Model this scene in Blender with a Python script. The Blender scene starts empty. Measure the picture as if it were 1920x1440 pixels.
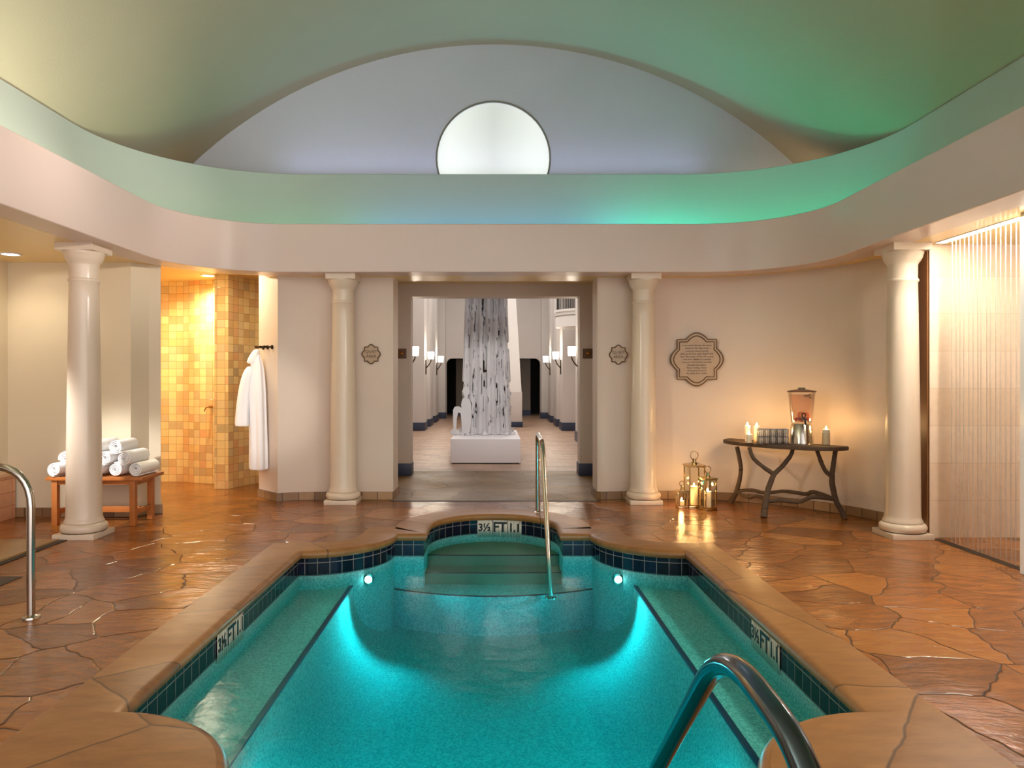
import bpy, bmesh, math, random
from mathutils import Vector, Matrix
random.seed(7)
S = bpy.context.scene
COL = S.collection
PI = math.pi

# ------------------------------------------------------------ camera, world, exposure
F_PX, CAM_H, VPX, VPY = 1400.0, 1.45, 925.0, 714.0
cam_d = bpy.data.cameras.new('camera')
cam = bpy.data.objects.new('camera', cam_d); COL.objects.link(cam)
cam.location = (0, 0, CAM_H); cam.rotation_euler = (PI/2, 0, 0)
cam_d.sensor_width = 36.0; cam_d.lens = F_PX/1920*36.0
cam_d.shift_x = (960-VPX)/1920; cam_d.shift_y = -(720-VPY)/1920
cam_d.clip_start = 0.05; cam_d.clip_end = 200
S.camera = cam

def lin(c):
    return tuple(((x/255)/12.92 if x/255 <= .04045 else ((x/255+.055)/1.055)**2.4) for x in c)

world = bpy.data.worlds.new('world'); S.world = world; world.use_nodes = True
bg = world.node_tree.nodes['Background']
bg.inputs[0].default_value = (1.0, .92, .90, 1); bg.inputs[1].default_value = 1.3
# added fill through the open back: brighter from the right and behind the camera
_nt = world.node_tree
_tc = _nt.nodes.new('ShaderNodeTexCoord'); _dt = _nt.nodes.new('ShaderNodeVectorMath'); _dt.operation = 'DOT_PRODUCT'
_dt.inputs[1].default_value = (.90, -.44, .12); _nt.links.new(_tc.outputs['Generated'], _dt.inputs[0])
_mr = _nt.nodes.new('ShaderNodeMapRange'); _mr.inputs[1].default_value = -.15; _mr.inputs[2].default_value = 1.0
_mr.inputs[3].default_value = .08; _mr.inputs[4].default_value = 2.4
_nt.links.new(_dt.outputs['Value'], _mr.inputs[0]); _nt.links.new(_mr.outputs[0], bg.inputs[1])

S.view_settings.view_transform = 'Standard'
S.view_settings.look = 'None'
S.view_settings.exposure = 0.76
S.view_settings.gamma = 1.0
S.view_settings.use_curve_mapping = False

def lamp(name, kind, loc, energy, color=(1, 1, 1), rot=(0, 0, 0), **kw):
    d = bpy.data.lights.new(name, kind); d.energy = energy; d.color = color
    for k, v in kw.items(): setattr(d, k, v)
    o = bpy.data.objects.new(name, d); o.location = loc; o.rotation_euler = rot; COL.objects.link(o)
    return o

WARM = (1.0, .78, .50); AMBER = (1.0, .70, .33); TEAL = (.0, .85, .55); WHITE = (1.0, .93, .84)
# cove LED runs lying in the trough above the columns, pointing up
UP = (PI, 0, 0)
def cove(name, x, y, sx, sy, e, c, rz=0.0):
    lamp(name, 'AREA', (x, y, 3.03), e, c, (PI, 0, rz), shape='RECTANGLE', size=sx, size_y=sy)
cove('cove_light', 0.0, 9.20, 3.4, .06, 10.0, (.03, .50, 1.0))
cove('cove_light', 2.05, 9.20, 1.3, .06, 8.0, (.0, .90, .66))
cove('cove_light', -2.2, 9.18, 1.4, .06, 2.0, (.15, .9, .5))
cove('cove_light', 3.45, 8.58, 1.9, .06, 5.0, (.0, .95, .50), -PI/4)
cove('cove_light', -3.45, 8.58, 1.9, .06, 1.8, (.55, .9, .45), PI/4)
cove('cove_light', 4.08, 4.4, .06, 6.0, 4.0, (.10, .90, .40))
cove('cove_light', -4.08, 4.4, .06, 6.0, 32.0, (.92, .95, .76))
# uplight washing the vault
lamp('vault_light', 'AREA', (-3.85, 2.0, 3.1), 112, (.88, .97, .96), (PI, -.45, 0), shape='RECTANGLE', size=.2, size_y=4.0)
lamp('vault_light', 'AREA', (3.85, 2.0, 3.1), 7, (.62, .95, .45), (PI, .45, 0), shape='RECTANGLE', size=.2, size_y=4.0)
lamp('lunette_light', 'AREA', (0, 9.62, 4.15), 6.0, (.56, .62, 1.0), (PI, 0, 0), shape='RECTANGLE', size=5.5, size_y=.08)
# pool lights
def spot(name, loc, aim, e, c, size, blend=.6, rad=.05):
    o = lamp(name, 'SPOT', loc, e, c, spot_size=size, spot_blend=blend, shadow_soft_size=rad)
    o.rotation_euler = (Vector(aim)-Vector(loc)).to_track_quat('-Z', 'Y').to_euler()
    return o
for sx in (-1, 1):
    spot('pool_beam', (1.08*sx, 6.46, -.345), (0.80*sx, 3.9, -1.35), 52, (.66, 1.0, 1.04), 1.5, 1.0, .07)
    spot('pool_beam', (1.06*sx, 3.02, -.45), (.45*sx, 5.4, -1.25), 100, (.68, 1.0, 1.04), 1.35, 1.0, .07)
    spot('pool_beam', (1.08*sx, 6.50, -.33), (0, 6.88, -.50), 14, (.8, .92, 1.0), .8, .9)
# general light from above in the hall, source unseen
lamp('hall_light', 'AREA', (0, 20, 6.3), 230, (1.0, .94, .90), shape='RECTANGLE', size=3.0, size_y=13.0)
# added fill spots without fixtures, out of frame at both sides
spot('fascia_fill', (3.8, 1.6, 3.5), (-3.5, 4.9, 3.55), 1150, (1, .86, .76), .42, .9, .2)
spot('fascia_fill', (3.8, 2.4, 3.5), (-3.4, 7.0, 3.5), 900, (1, .88, .80), .42, .9, .2)
spot('aisle_fill', (-3.86, 2.0, 2.66), (-2.85, 9.1, 1.15), 560, (1, .94, .86), .23, .8, .1)
spot('aisle_fill', (4.1, 4.0, 2.66), (2.9, 4.4, 0), 170, (1, .84, .62), 1.9, .9, .15)
spot('aisle_fill', (4.6, 3.2, 2.66), (4.85, 6.9, 1.25), 110, (1, .95, .90), .9, .8, .1)
spot('aisle_fill', (-5.0, 5.4, 2.66), (-3.95, 7.6, .55), 400, (1, .97, .96), .5, .8, .1)
spot('aisle_fill', (-4.6, 3.0, 2.66), (4.0, 5.2, .95), 560, (.95, .97, 1.0), .34, .8, .1)
spot('aisle_fill', (4.6, 1.0, 2.66), (-2.0, 9.0, 1.05), 300, (1, .88, .76), .32, .8, .15)
spot('aisle_fill', (-4.6, 1.0, 2.66), (2.9, 9.0, 1.05), 380, (1, .86, .72), .32, .8, .15)

# ------------------------------------------------------------ materials
def new_mat(name):
    m = bpy.data.materials.new(name); m.use_nodes = True
    nt = m.node_tree; b = nt.nodes['Principled BSDF']
    return m, nt, b
def N(nt, t, **kw):
    n = nt.nodes.new(t)
    for k, v in kw.items(): setattr(n, k, v)
    return n
def simple(name, c, rough=.5, metal=0, noise=0, nscale=8, bump=0, bscale=40, spec=.5, coat=0):
    m, nt, b = new_mat(name)
    b.inputs['Roughness'].default_value = rough; b.inputs['Metallic'].default_value = metal
    b.inputs['Specular IOR Level'].default_value = spec
    b.inputs['Coat Weight'].default_value = coat; b.inputs['Coat Roughness'].default_value = .15
    col = lin(c)
    g = N(nt, 'ShaderNodeNewGeometry')
    nz = N(nt, 'ShaderNodeTexNoise'); nz.inputs['Scale'].default_value = nscale; nz.inputs['Detail'].default_value = 4
    nt.links.new(g.outputs['Position'], nz.inputs['Vector'])
    mx = N(nt, 'ShaderNodeMix', data_type='RGBA')
    mx.inputs[6].default_value = tuple(x*(1-noise) for x in col)+(1,)
    mx.inputs[7].default_value = tuple(min(1, x*(1+noise)) for x in col)+(1,)
    nt.links.new(nz.outputs['Fac'], mx.inputs[0]); nt.links.new(mx.outputs[2], b.inputs['Base Color'])
    if bump:
        n2 = N(nt, 'ShaderNodeTexNoise'); n2.inputs['Scale'].default_value = bscale; n2.inputs['Detail'].default_value = 5
        nt.links.new(g.outputs['Position'], n2.inputs['Vector'])
        bp = N(nt, 'ShaderNodeBump'); bp.inputs['Strength'].default_value = bump; bp.inputs['Distance'].default_value = .02
        nt.links.new(n2.outputs['Fac'], bp.inputs['Height']); nt.links.new(bp.outputs['Normal'], b.inputs['Normal'])
    return m
def emit(name, c, s):
    m = bpy.data.materials.new(name); m.use_nodes = True; nt = m.node_tree
    nt.nodes.remove(nt.nodes['Principled BSDF'])
    e = N(nt, 'ShaderNodeEmission'); e.inputs[0].default_value = tuple(c)+(1,); e.inputs[1].default_value = s
    nt.links.new(e.outputs[0], nt.nodes['Material Output'].inputs[0])
    return m
def thin_glass(name, tint=(1, 1, 1), alpha=0.0, body=(1, 1, 1), rough=.03, ior=1.45, gloss=1.0):
    """clear pane: transparent with Fresnel gloss, optionally a little body colour"""
    m = bpy.data.materials.new(name); m.use_nodes = True; nt = m.node_tree
    nt.nodes.remove(nt.nodes['Principled BSDF'])
    tr = N(nt, 'ShaderNodeBsdfTransparent'); tr.inputs[0].default_value = tuple(tint)+(1,)
    gl = N(nt, 'ShaderNodeBsdfGlossy'); gl.inputs['Roughness'].default_value = rough
    fr = N(nt, 'ShaderNodeFresnel'); fr.inputs[0].default_value = ior
    mt = N(nt, 'ShaderNodeMath', operation='MULTIPLY'); mt.inputs[1].default_value = gloss
    nt.links.new(fr.outputs[0], mt.inputs[0])
    base = tr
    if alpha > 0:
        df = N(nt, 'ShaderNodeBsdfDiffuse'); df.inputs[0].default_value = tuple(body)+(1,)
        tl = N(nt, 'ShaderNodeBsdfTranslucent'); tl.inputs[0].default_value = tuple(body)+(1,)
        m0 = N(nt, 'ShaderNodeMixShader'); m0.inputs[0].default_value = .5
        nt.links.new(df.outputs[0], m0.inputs[1]); nt.links.new(tl.outputs[0], m0.inputs[2])
        m1 = N(nt, 'ShaderNodeMixShader'); m1.inputs[0].default_value = alpha
        nt.links.new(tr.outputs[0], m1.inputs[1]); nt.links.new(m0.outputs[0], m1.inputs[2]); base = m1
    m2 = N(nt, 'ShaderNodeMixShader')
    nt.links.new(mt.outputs[0], m2.inputs[0]); nt.links.new(base.outputs[0], m2.inputs[1]); nt.links.new(gl.outputs[0], m2.inputs[2])
    nt.links.new(m2.outputs[0], nt.nodes['Material Output'].inputs[0])
    return m

def tile_mat(name, cols, grout, tw, th, gap, rough=.25, bump=.4, offset=0.0, coord='UV', contrast=1.0, mottle=.15, coat=0):
    """grid of tiles, each of its own colour picked from a ramp"""
    m, nt, b = new_mat(name); L = nt.links
    tc = N(nt, 'ShaderNodeTexCoord') if coord == 'UV' else N(nt, 'ShaderNodeNewGeometry')
    vec = tc.outputs['UV'] if coord == 'UV' else tc.outputs['Position']
    br = N(nt, 'ShaderNodeTexBrick'); br.offset = offset; br.squash = 1.0
    br.inputs['Scale'].default_value = 1.0; br.inputs['Brick Width'].default_value = tw
    br.inputs['Row Height'].default_value = th; br.inputs['Mortar Size'].default_value = gap
    br.inputs['Mortar Smooth'].default_value = .2; br.inputs['Bias'].default_value = 0
    br.inputs['Color1'].default_value = (0, 0, 0, 1); br.inputs['Color2'].default_value = (1, 1, 1, 1)
    br.inputs['Mortar'].default_value = (.5, .5, .5, 1)
    L.new(vec, br.inputs['Vector'])
    rp = N(nt, 'ShaderNodeValToRGB'); rp.color_ramp.interpolation = 'LINEAR'
    els = rp.color_ramp.elements
    while len(els) < len(cols): els.new(.5)
    for i, c in enumerate(cols):
        els[i].position = i/(len(cols)-1) if len(cols) > 1 else 0; els[i].color = lin(c)+(1,)
    L.new(br.outputs['Color'], rp.inputs[0])
    nz = N(nt, 'ShaderNodeTexNoise'); nz.inputs['Scale'].default_value = 14; nz.inputs['Detail'].default_value = 5
    L.new(vec, nz.inputs['Vector'])
    mr = N(nt, 'ShaderNodeMapRange'); mr.inputs[3].default_value = 1-mottle; mr.inputs[4].default_value = 1+mottle
    L.new(nz.outputs['Fac'], mr.inputs[0])
    vm = N(nt, 'ShaderNodeVectorMath', operation='SCALE'); L.new(rp.outputs[0], vm.inputs[0]); L.new(mr.outputs[0], vm.inputs['Scale'])
    mx = N(nt, 'ShaderNodeMix', data_type='RGBA'); mx.inputs[7].default_value = lin(grout)+(1,)
    L.new(br.outputs['Fac'], mx.inputs[0]); L.new(vm.outputs[0], mx.inputs[6]); L.new(mx.outputs[2], b.inputs['Base Color'])
    b.inputs['Roughness'].default_value = rough
    b.inputs['Coat Weight'].default_value = coat
    bp = N(nt, 'ShaderNodeBump'); bp.inputs['Strength'].default_value = bump; bp.inputs['Distance'].default_value = .004; bp.invert = True
    L.new(br.outputs['Fac'], bp.inputs['Height']); L.new(bp.outputs['Normal'], b.inputs['Normal'])
    return m

def flagstone(name, scale, ramp, joint, rough=(.08, .38), bump=.5, warp=.25, jw=1.0):
    m, nt, b = new_mat(name); L = nt.links
    g = N(nt, 'ShaderNodeNewGeometry')
    nz = N(nt, 'ShaderNodeTexNoise'); nz.inputs['Scale'].default_value = 2.2; nz.inputs['Detail'].default_value = 3
    L.new(g.outputs['Position'], nz.inputs['Vector'])
    sb = N(nt, 'ShaderNodeVectorMath', operation='SUBTRACT'); sb.inputs[1].default_value = (.5, .5, .5)
    L.new(nz.outputs['Color'], sb.inputs[0])
    sc = N(nt, 'ShaderNodeVectorMath', operation='SCALE'); sc.inputs['Scale'].default_value = warp; L.new(sb.outputs[0], sc.inputs[0])
    ad = N(nt, 'ShaderNodeVectorMath', operation='ADD'); L.new(g.outputs['Position'], ad.inputs[0]); L.new(sc.outputs[0], ad.inputs[1])
    mp = N(nt, 'ShaderNodeMapping'); mp.inputs['Scale'].default_value = (1, 1, 0); mp.inputs['Rotation'].default_value = (0, 0, .4)
    L.new(ad.outputs[0], mp.inputs[0])
    ve = N(nt, 'ShaderNodeTexVoronoi', feature='DISTANCE_TO_EDGE', voronoi_dimensions='2D'); ve.inputs['Scale'].default_value = scale
    vc = N(nt, 'ShaderNodeTexVoronoi', feature='F1', voronoi_dimensions='2D'); vc.inputs['Scale'].default_value = scale
    L.new(mp.outputs[0], ve.inputs['Vector']); L.new(mp.outputs[0], vc.inputs['Vector'])
    sep = N(nt, 'ShaderNodeSeparateColor'); L.new(vc.outputs['Color'], sep.inputs[0])
    # streaky slate veining, stretched
    m2 = N(nt, 'ShaderNodeMapping'); m2.inputs['Scale'].default_value = (3.0, 9.0, 1); m2.inputs['Rotation'].default_value = (0, 0, .25)
    L.new(ad.outputs[0], m2.inputs[0])
    n2 = N(nt, 'ShaderNodeTexNoise'); n2.inputs['Scale'].default_value = 1.6; n2.inputs['Detail'].default_value = 8; n2.inputs['Roughness'].default_value = .62
    L.new(m2.outputs[0], n2.inputs['Vector'])
    mf = N(nt, 'ShaderNodeMath', operation='MULTIPLY_ADD'); mf.inputs[1].default_value = .75; L.new(n2.outputs['Fac'], mf.inputs[0])
    ms = N(nt, 'ShaderNodeMath', operation='MULTIPLY'); ms.inputs[1].default_value = .36; L.new(sep.outputs[0], ms.inputs[0]); L.new(ms.outputs[0], mf.inputs[2])
    rp = N(nt, 'ShaderNodeValToRGB'); els = rp.color_ramp.elements
    while len(els) < len(ramp): els.new(.5)
    for i, (p, c) in enumerate(ramp): els[i].position = p; els[i].color = lin(c)+(1,)
    L.new(mf.outputs[0], rp.inputs[0])
    # joint mask
    jm = N(nt, 'ShaderNodeMapRange'); jm.inputs[1].default_value = .003*jw; jm.inputs[2].default_value = .014*jw; L.new(ve.outputs['Distance'], jm.inputs[0])
    mx = N(nt, 'ShaderNodeMix', data_type='RGBA'); mx.inputs[6].default_value = lin(joint)+(1,)
    L.new(jm.outputs[0], mx.inputs[0]); L.new(rp.outputs[0], mx.inputs[7]); L.new(mx.outputs[2], b.inputs['Base Color'])
    # wet: patches of gloss
    n3 = N(nt, 'ShaderNodeTexNoise'); n3.inputs['Scale'].default_value = .9; n3.inputs['Detail'].default_value = 6
    L.new(g.outputs['Position'], n3.inputs['Vector'])
    rr = N(nt, 'ShaderNodeMapRange'); rr.inputs[1].default_value = .35; rr.inputs[2].default_value = .68
    rr.inputs[3].default_value = rough[0]; rr.inputs[4].default_value = rough[1]; L.new(n3.outputs['Fac'], rr.inputs[0])
    L.new(rr.outputs[0], b.inputs['Roughness'])
    b.inputs['Specular IOR Level'].default_value = .5
    # relief: joints, cleft slate, fine grain
    j2 = N(nt, 'ShaderNodeMapRange'); j2.inputs[1].default_value = .0; j2.inputs[2].default_value = .02; L.new(ve.outputs['Distance'], j2.inputs[0])
    h1 = N(nt, 'ShaderNodeMath', operation='MULTIPLY_ADD'); h1.inputs[1].default_value = .6; L.new(n2.outputs['Fac'], h1.inputs[0]); 
    j3 = N(nt, 'ShaderNodeMath', operation='MULTIPLY'); j3.inputs[1].default_value = .34; L.new(j2.outputs[0], j3.inputs[0]); L.new(j3.outputs[0], h1.inputs[2])
    h2 = N(nt, 'ShaderNodeMath', operation='MULTIPLY_ADD'); h2.inputs[1].default_value = .25; L.new(sep.outputs[1], h2.inputs[0]); L.new(h1.outputs[0], h2.inputs[2])
    m4 = N(nt, 'ShaderNodeMapping'); m4.inputs['Scale'].default_value = (14, 34, 1); m4.inputs['Rotation'].default_value = (0, 0, .2); L.new(ad.outputs[0], m4.inputs[0])
    n4 = N(nt, 'ShaderNodeTexNoise'); n4.inputs['Scale'].default_value = 1.5; n4.inputs['Detail'].default_value = 5; L.new(m4.outputs[0], n4.inputs['Vector'])
    k4 = N(nt, 'ShaderNodeMapRange'); k4.inputs[1].default_value = .55; k4.inputs[2].default_value = .8; k4.inputs[3].default_value = 0; k4.inputs[4].default_value = .35
    L.new(sep.outputs[2], k4.inputs[0])
    h3 = N(nt, 'ShaderNodeMath', operation='MULTIPLY_ADD'); L.new(n4.outputs['Fac'], h3.inputs[0]); L.new(k4.outputs[0], h3.inputs[1]); L.new(h2.outputs[0], h3.inputs[2])
    bp = N(nt, 'ShaderNodeBump'); bp.inputs['Strength'].default_value = bump; bp.inputs['Distance'].default_value = .02
    L.new(h3.outputs[0], bp.inputs['Height']); L.new(bp.outputs['Normal'], b.inputs['Normal'])
    return m

M = {}
M['wall'] = simple('plaster_wall', (217, 199, 182), .42, noise=.03, nscale=2, bump=.04, bscale=25)
M['cream'] = simple('cream_wall', (226, 212, 184), .5, noise=.03, nscale=2, bump=.04, bscale=25)
M['fascia'] = simple('fascia_paint', (220, 200, 190), .30, noise=.02, nscale=2)
M['soffit'] = simple('soffit_paint', (238, 204, 132), .25, noise=.02)
M['vault'] = simple('vault_paint', (170, 161, 136), .75, noise=.04, nscale=1.2, bump=.1, bscale=60)
M['rim'] = simple('cove_paint', (176, 184, 174), .55, noise=.03, nscale=2)
M['lunette'] = simple('lunette_paint', (190, 192, 200), .75, noise=.04, nscale=1.2, bump=.1, bscale=60)
M['column'] = simple('column_paint', (226, 208, 186), .28, noise=.03, nscale=5, coat=.15)
M['hall'] = simple('hall_plaster', (206, 200, 196), .75, noise=.03, nscale=3, bump=.1, bscale=50)
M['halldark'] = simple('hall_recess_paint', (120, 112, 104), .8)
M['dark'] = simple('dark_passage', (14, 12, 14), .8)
M['navybase'] = simple('navy_base_paint', (44, 54, 78), .4)
M['white'] = simple('white_paint', (226, 224, 222), .5)
M['brownpanel'] = simple('brown_stone', (136, 92, 56), .35, noise=.15, nscale=6)
M['stonebase'] = tile_mat('stone_baseboard', [(128, 96, 66), (160, 126, 90), (184, 148, 110)], (90, 66, 44), .19, .4, .006, .4, .5)
M['amber_tile'] = tile_mat('amber_tile', [(216, 176, 116), (234, 188, 120), (242, 208, 138), (246, 218, 150), (234, 202, 138), (236, 178, 120), (206, 178, 128), (244, 214, 154)],
                           (176, 128, 72), .108, .108, .0022, .16, .6, mottle=.08)
M['navy_tile'] = tile_mat('navy_tile', [(10, 10, 24), (22, 22, 48), (12, 13, 32)], (138, 126, 122), .105, .105, .0035, .14, .5, mottle=.3)
M['travertine'] = tile_mat('travertine', [(230, 206, 180), (234, 212, 188), (238, 217, 195)], (188, 160, 130), 1.2, .345, .0015, .4, .2, mottle=.10)
M['hall_floor'] = tile_mat('hall_brick_floor', [(150, 122, 100), (172, 140, 116), (186, 154, 128)], (120, 96, 80), .30, .15, .004, .4, .3, offset=.5, coord='POS')
M['flag'] = flagstone('wet_flagstone', 2.2,
    [(0.15, (84, 46, 19)), (0.35, (118, 67, 26)), (0.5, (140, 82, 31)), (0.62, (162, 96, 36)), (0.78, (168, 108, 46)), (.95, (180, 130, 70))], (34, 19, 10), (.04, .24))
M['coping'] = None
M['chrome'] = simple('brushed_steel', (196, 190, 180), .18, 1.0)
M['steel'] = simple('dark_reflection_steel', (92, 106, 120), .16, 1.0)  # steel darkened and blued to stand in for dark reflections on the near rail
M['brass'] = simple('aged_brass', (170, 128, 70), .25, 1.0)
M['gold'] = simple('polished_nickel', (214, 190, 140), .10, 1.0)
M['wood'] = simple('teak', (178, 106, 48), .45, noise=.25, nscale=9)
M['darkwood'] = simple('walnut_board', (104, 68, 32), .5, noise=.2, nscale=12)
M['branch'] = simple('grey_branch', (88, 68, 50), .7, noise=.35, nscale=20, bump=.6, bscale=60)
M['towel'] = simple('white_terry', (252, 251, 250), .95, bump=.25, bscale=260)
M['robe'] = simple('white_robe', (252, 250, 252), .95, bump=.2, bscale=220)
M['bronze'] = simple('dark_bronze', (60, 48, 36), .35, .9)
M['iron'] = simple('dark_iron', (58, 56, 52), .5, .6)
M['plaque'] = simple('stone_plaque', (176, 146, 108), .3, noise=.15, nscale=14, coat=.2)
M['plaqueedge'] = simple('engraved_brown', (104, 78, 48), .5)
M['ink'] = simple('dark_lettering', (62, 46, 30), .6)
M['black'] = simple('black_lettering', (18, 18, 20), .5)
M['marker'] = simple('white_marker_tile', (226, 216, 200), .2)
M['drain'] = simple('drain_metal', (52, 42, 34), .5, .4)
M['slab'] = simple('pale_stone_slab', (176, 140, 92), .22, noise=.15, nscale=3, bump=.2)
M['wax'] = simple('candle_wax', (240, 226, 196), .5)
_b = M['wax'].node_tree.nodes['Principled BSDF']
_b.inputs['Subsurface Weight'].default_value = .6; _b.inputs['Subsurface Radius'].default_value = (.03, .015, .006)
M['wick'] = simple('wick', (30, 24, 20), .9)
M['flame'] = emit('flame', (1.0, .62, .22), 90)
M['bulb'] = emit('downlight_lens', (1.0, .86, .62), 26)
M['slot'] = emit('slot_light', (1.0, .90, .74), 9)
M['shade'] = emit('lit_shade', (1.0, .92, .80), 5.5)
M['poolbulb'] = emit('pool_lens', (.92, 1.0, 1.0), 14)
M['pane'] = thin_glass('lantern_pane', (.98, .97, .94), gloss=.35)
M['glass'] = thin_glass('tumbler_glass', (.965, .975, .985), .12, (.84, .90, .96), ior=1.35)
M['vessel'] = thin_glass('dispenser_glass', (.98, .97, .96), .05, (1, .9, .85), gloss=.5, ior=1.3)
M['rose'] = thin_glass('pink_water', (.96, .80, .70), .22, (.96, .66, .50), gloss=.15)
M['waterstrand'] = thin_glass('falling_water', (1, .99, .97), .22, (1, .98, .95), rough=.2)
M['tapblack'] = simple('black_tap', (24, 16, 14), .3)
M['berry'] = simple('strawberry_red', (176, 34, 24), .35)
M['orange'] = simple('orange_slice', (226, 130, 40), .4)
M['mint'] = simple('mint_green', (52, 74, 34), .5)
M['plinth'] = simple('white_plinth', (226, 222, 224), .45)
M['cutout'] = simple('sculpture_white', (214, 212, 214), .35, noise=.08, nscale=4)

# coping: smooth tan concrete with a few hair joints
def coping_mat():
    m = flagstone('tan_coping', .75, [(0.15, (104, 66, 34)), (.5, (152, 102, 54)), (.8, (174, 122, 68))], (96, 62, 34), (.3, .5), .10, .1, .5)
    return m
M['coping'] = coping_mat()
# pool plaster
def plaster_mat():
    m, nt, b = new_mat('pool_plaster'); L = nt.links
    g = N(nt, 'ShaderNodeNewGeometry')
    n = N(nt, 'ShaderNodeTexNoise'); n.inputs['Scale'].default_value = 70; n.inputs['Detail'].default_value = 3
    L.new(g.outputs['Position'], n.inputs['Vector'])
    r = N(nt, 'ShaderNodeValToRGB'); r.color_ramp.elements[0].position = .35; r.color_ramp.elements[1].position = .65
    r.color_ramp.elements[0].color = lin((150, 176, 176))+(1,); r.color_ramp.elements[1].color = lin((214, 228, 222))+(1,)
    L.new(n.outputs['Fac'], r.inputs[0]); L.new(r.outputs[0], b.inputs['Base Color']); b.inputs['Roughness'].default_value = .8
    return m
M['plaster'] = plaster_mat()
def water_mat():
    m = bpy.data.materials.new('pool_water'); m.use_nodes = True; nt = m.node_tree; L = nt.links
    nt.nodes.remove(nt.nodes['Principled BSDF'])
    g = N(nt, 'ShaderNodeNewGeometry')
    n = N(nt, 'ShaderNodeTexNoise'); n.inputs['Scale'].default_value = 7.0; n.inputs['Detail'].default_value = 3
    L.new(g.outputs['Position'], n.inputs['Vector'])
    bp = N(nt, 'ShaderNodeBump'); bp.inputs['Strength'].default_value = .10; bp.inputs['Distance'].default_value = .05
    L.new(n.outputs['Fac'], bp.inputs['Height'])
    tr = N(nt, 'ShaderNodeBsdfTransparent'); gl = N(nt, 'ShaderNodeBsdfGlossy'); gl.inputs['Roughness'].default_value = .17
    fr = N(nt, 'ShaderNodeFresnel'); fr.inputs[0].default_value = 1.20
    L.new(bp.outputs[0], gl.inputs['Normal']); L.new(bp.outputs[0], fr.inputs['Normal'])
    mx = N(nt, 'ShaderNodeMixShader'); sm = N(nt, 'ShaderNodeMath', operation='MULTIPLY'); sm.inputs[1].default_value = .42; L.new(fr.outputs[0], sm.inputs[0]); L.new(sm.outputs[0], mx.inputs[0]); L.new(tr.outputs[0], mx.inputs[1]); L.new(gl.outputs[0], mx.inputs[2])
    L.new(mx.outputs[0], nt.nodes['Material Output'].inputs['Surface'])
    va = N(nt, 'ShaderNodeVolumeAbsorption'); va.inputs['Color'].default_value = (.0, .90, .915, 1); va.inputs['Density'].default_value = 3.0
    L.new(va.outputs[0], nt.nodes['Material Output'].inputs['Volume'])
    return m
M['water'] = water_mat()

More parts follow.
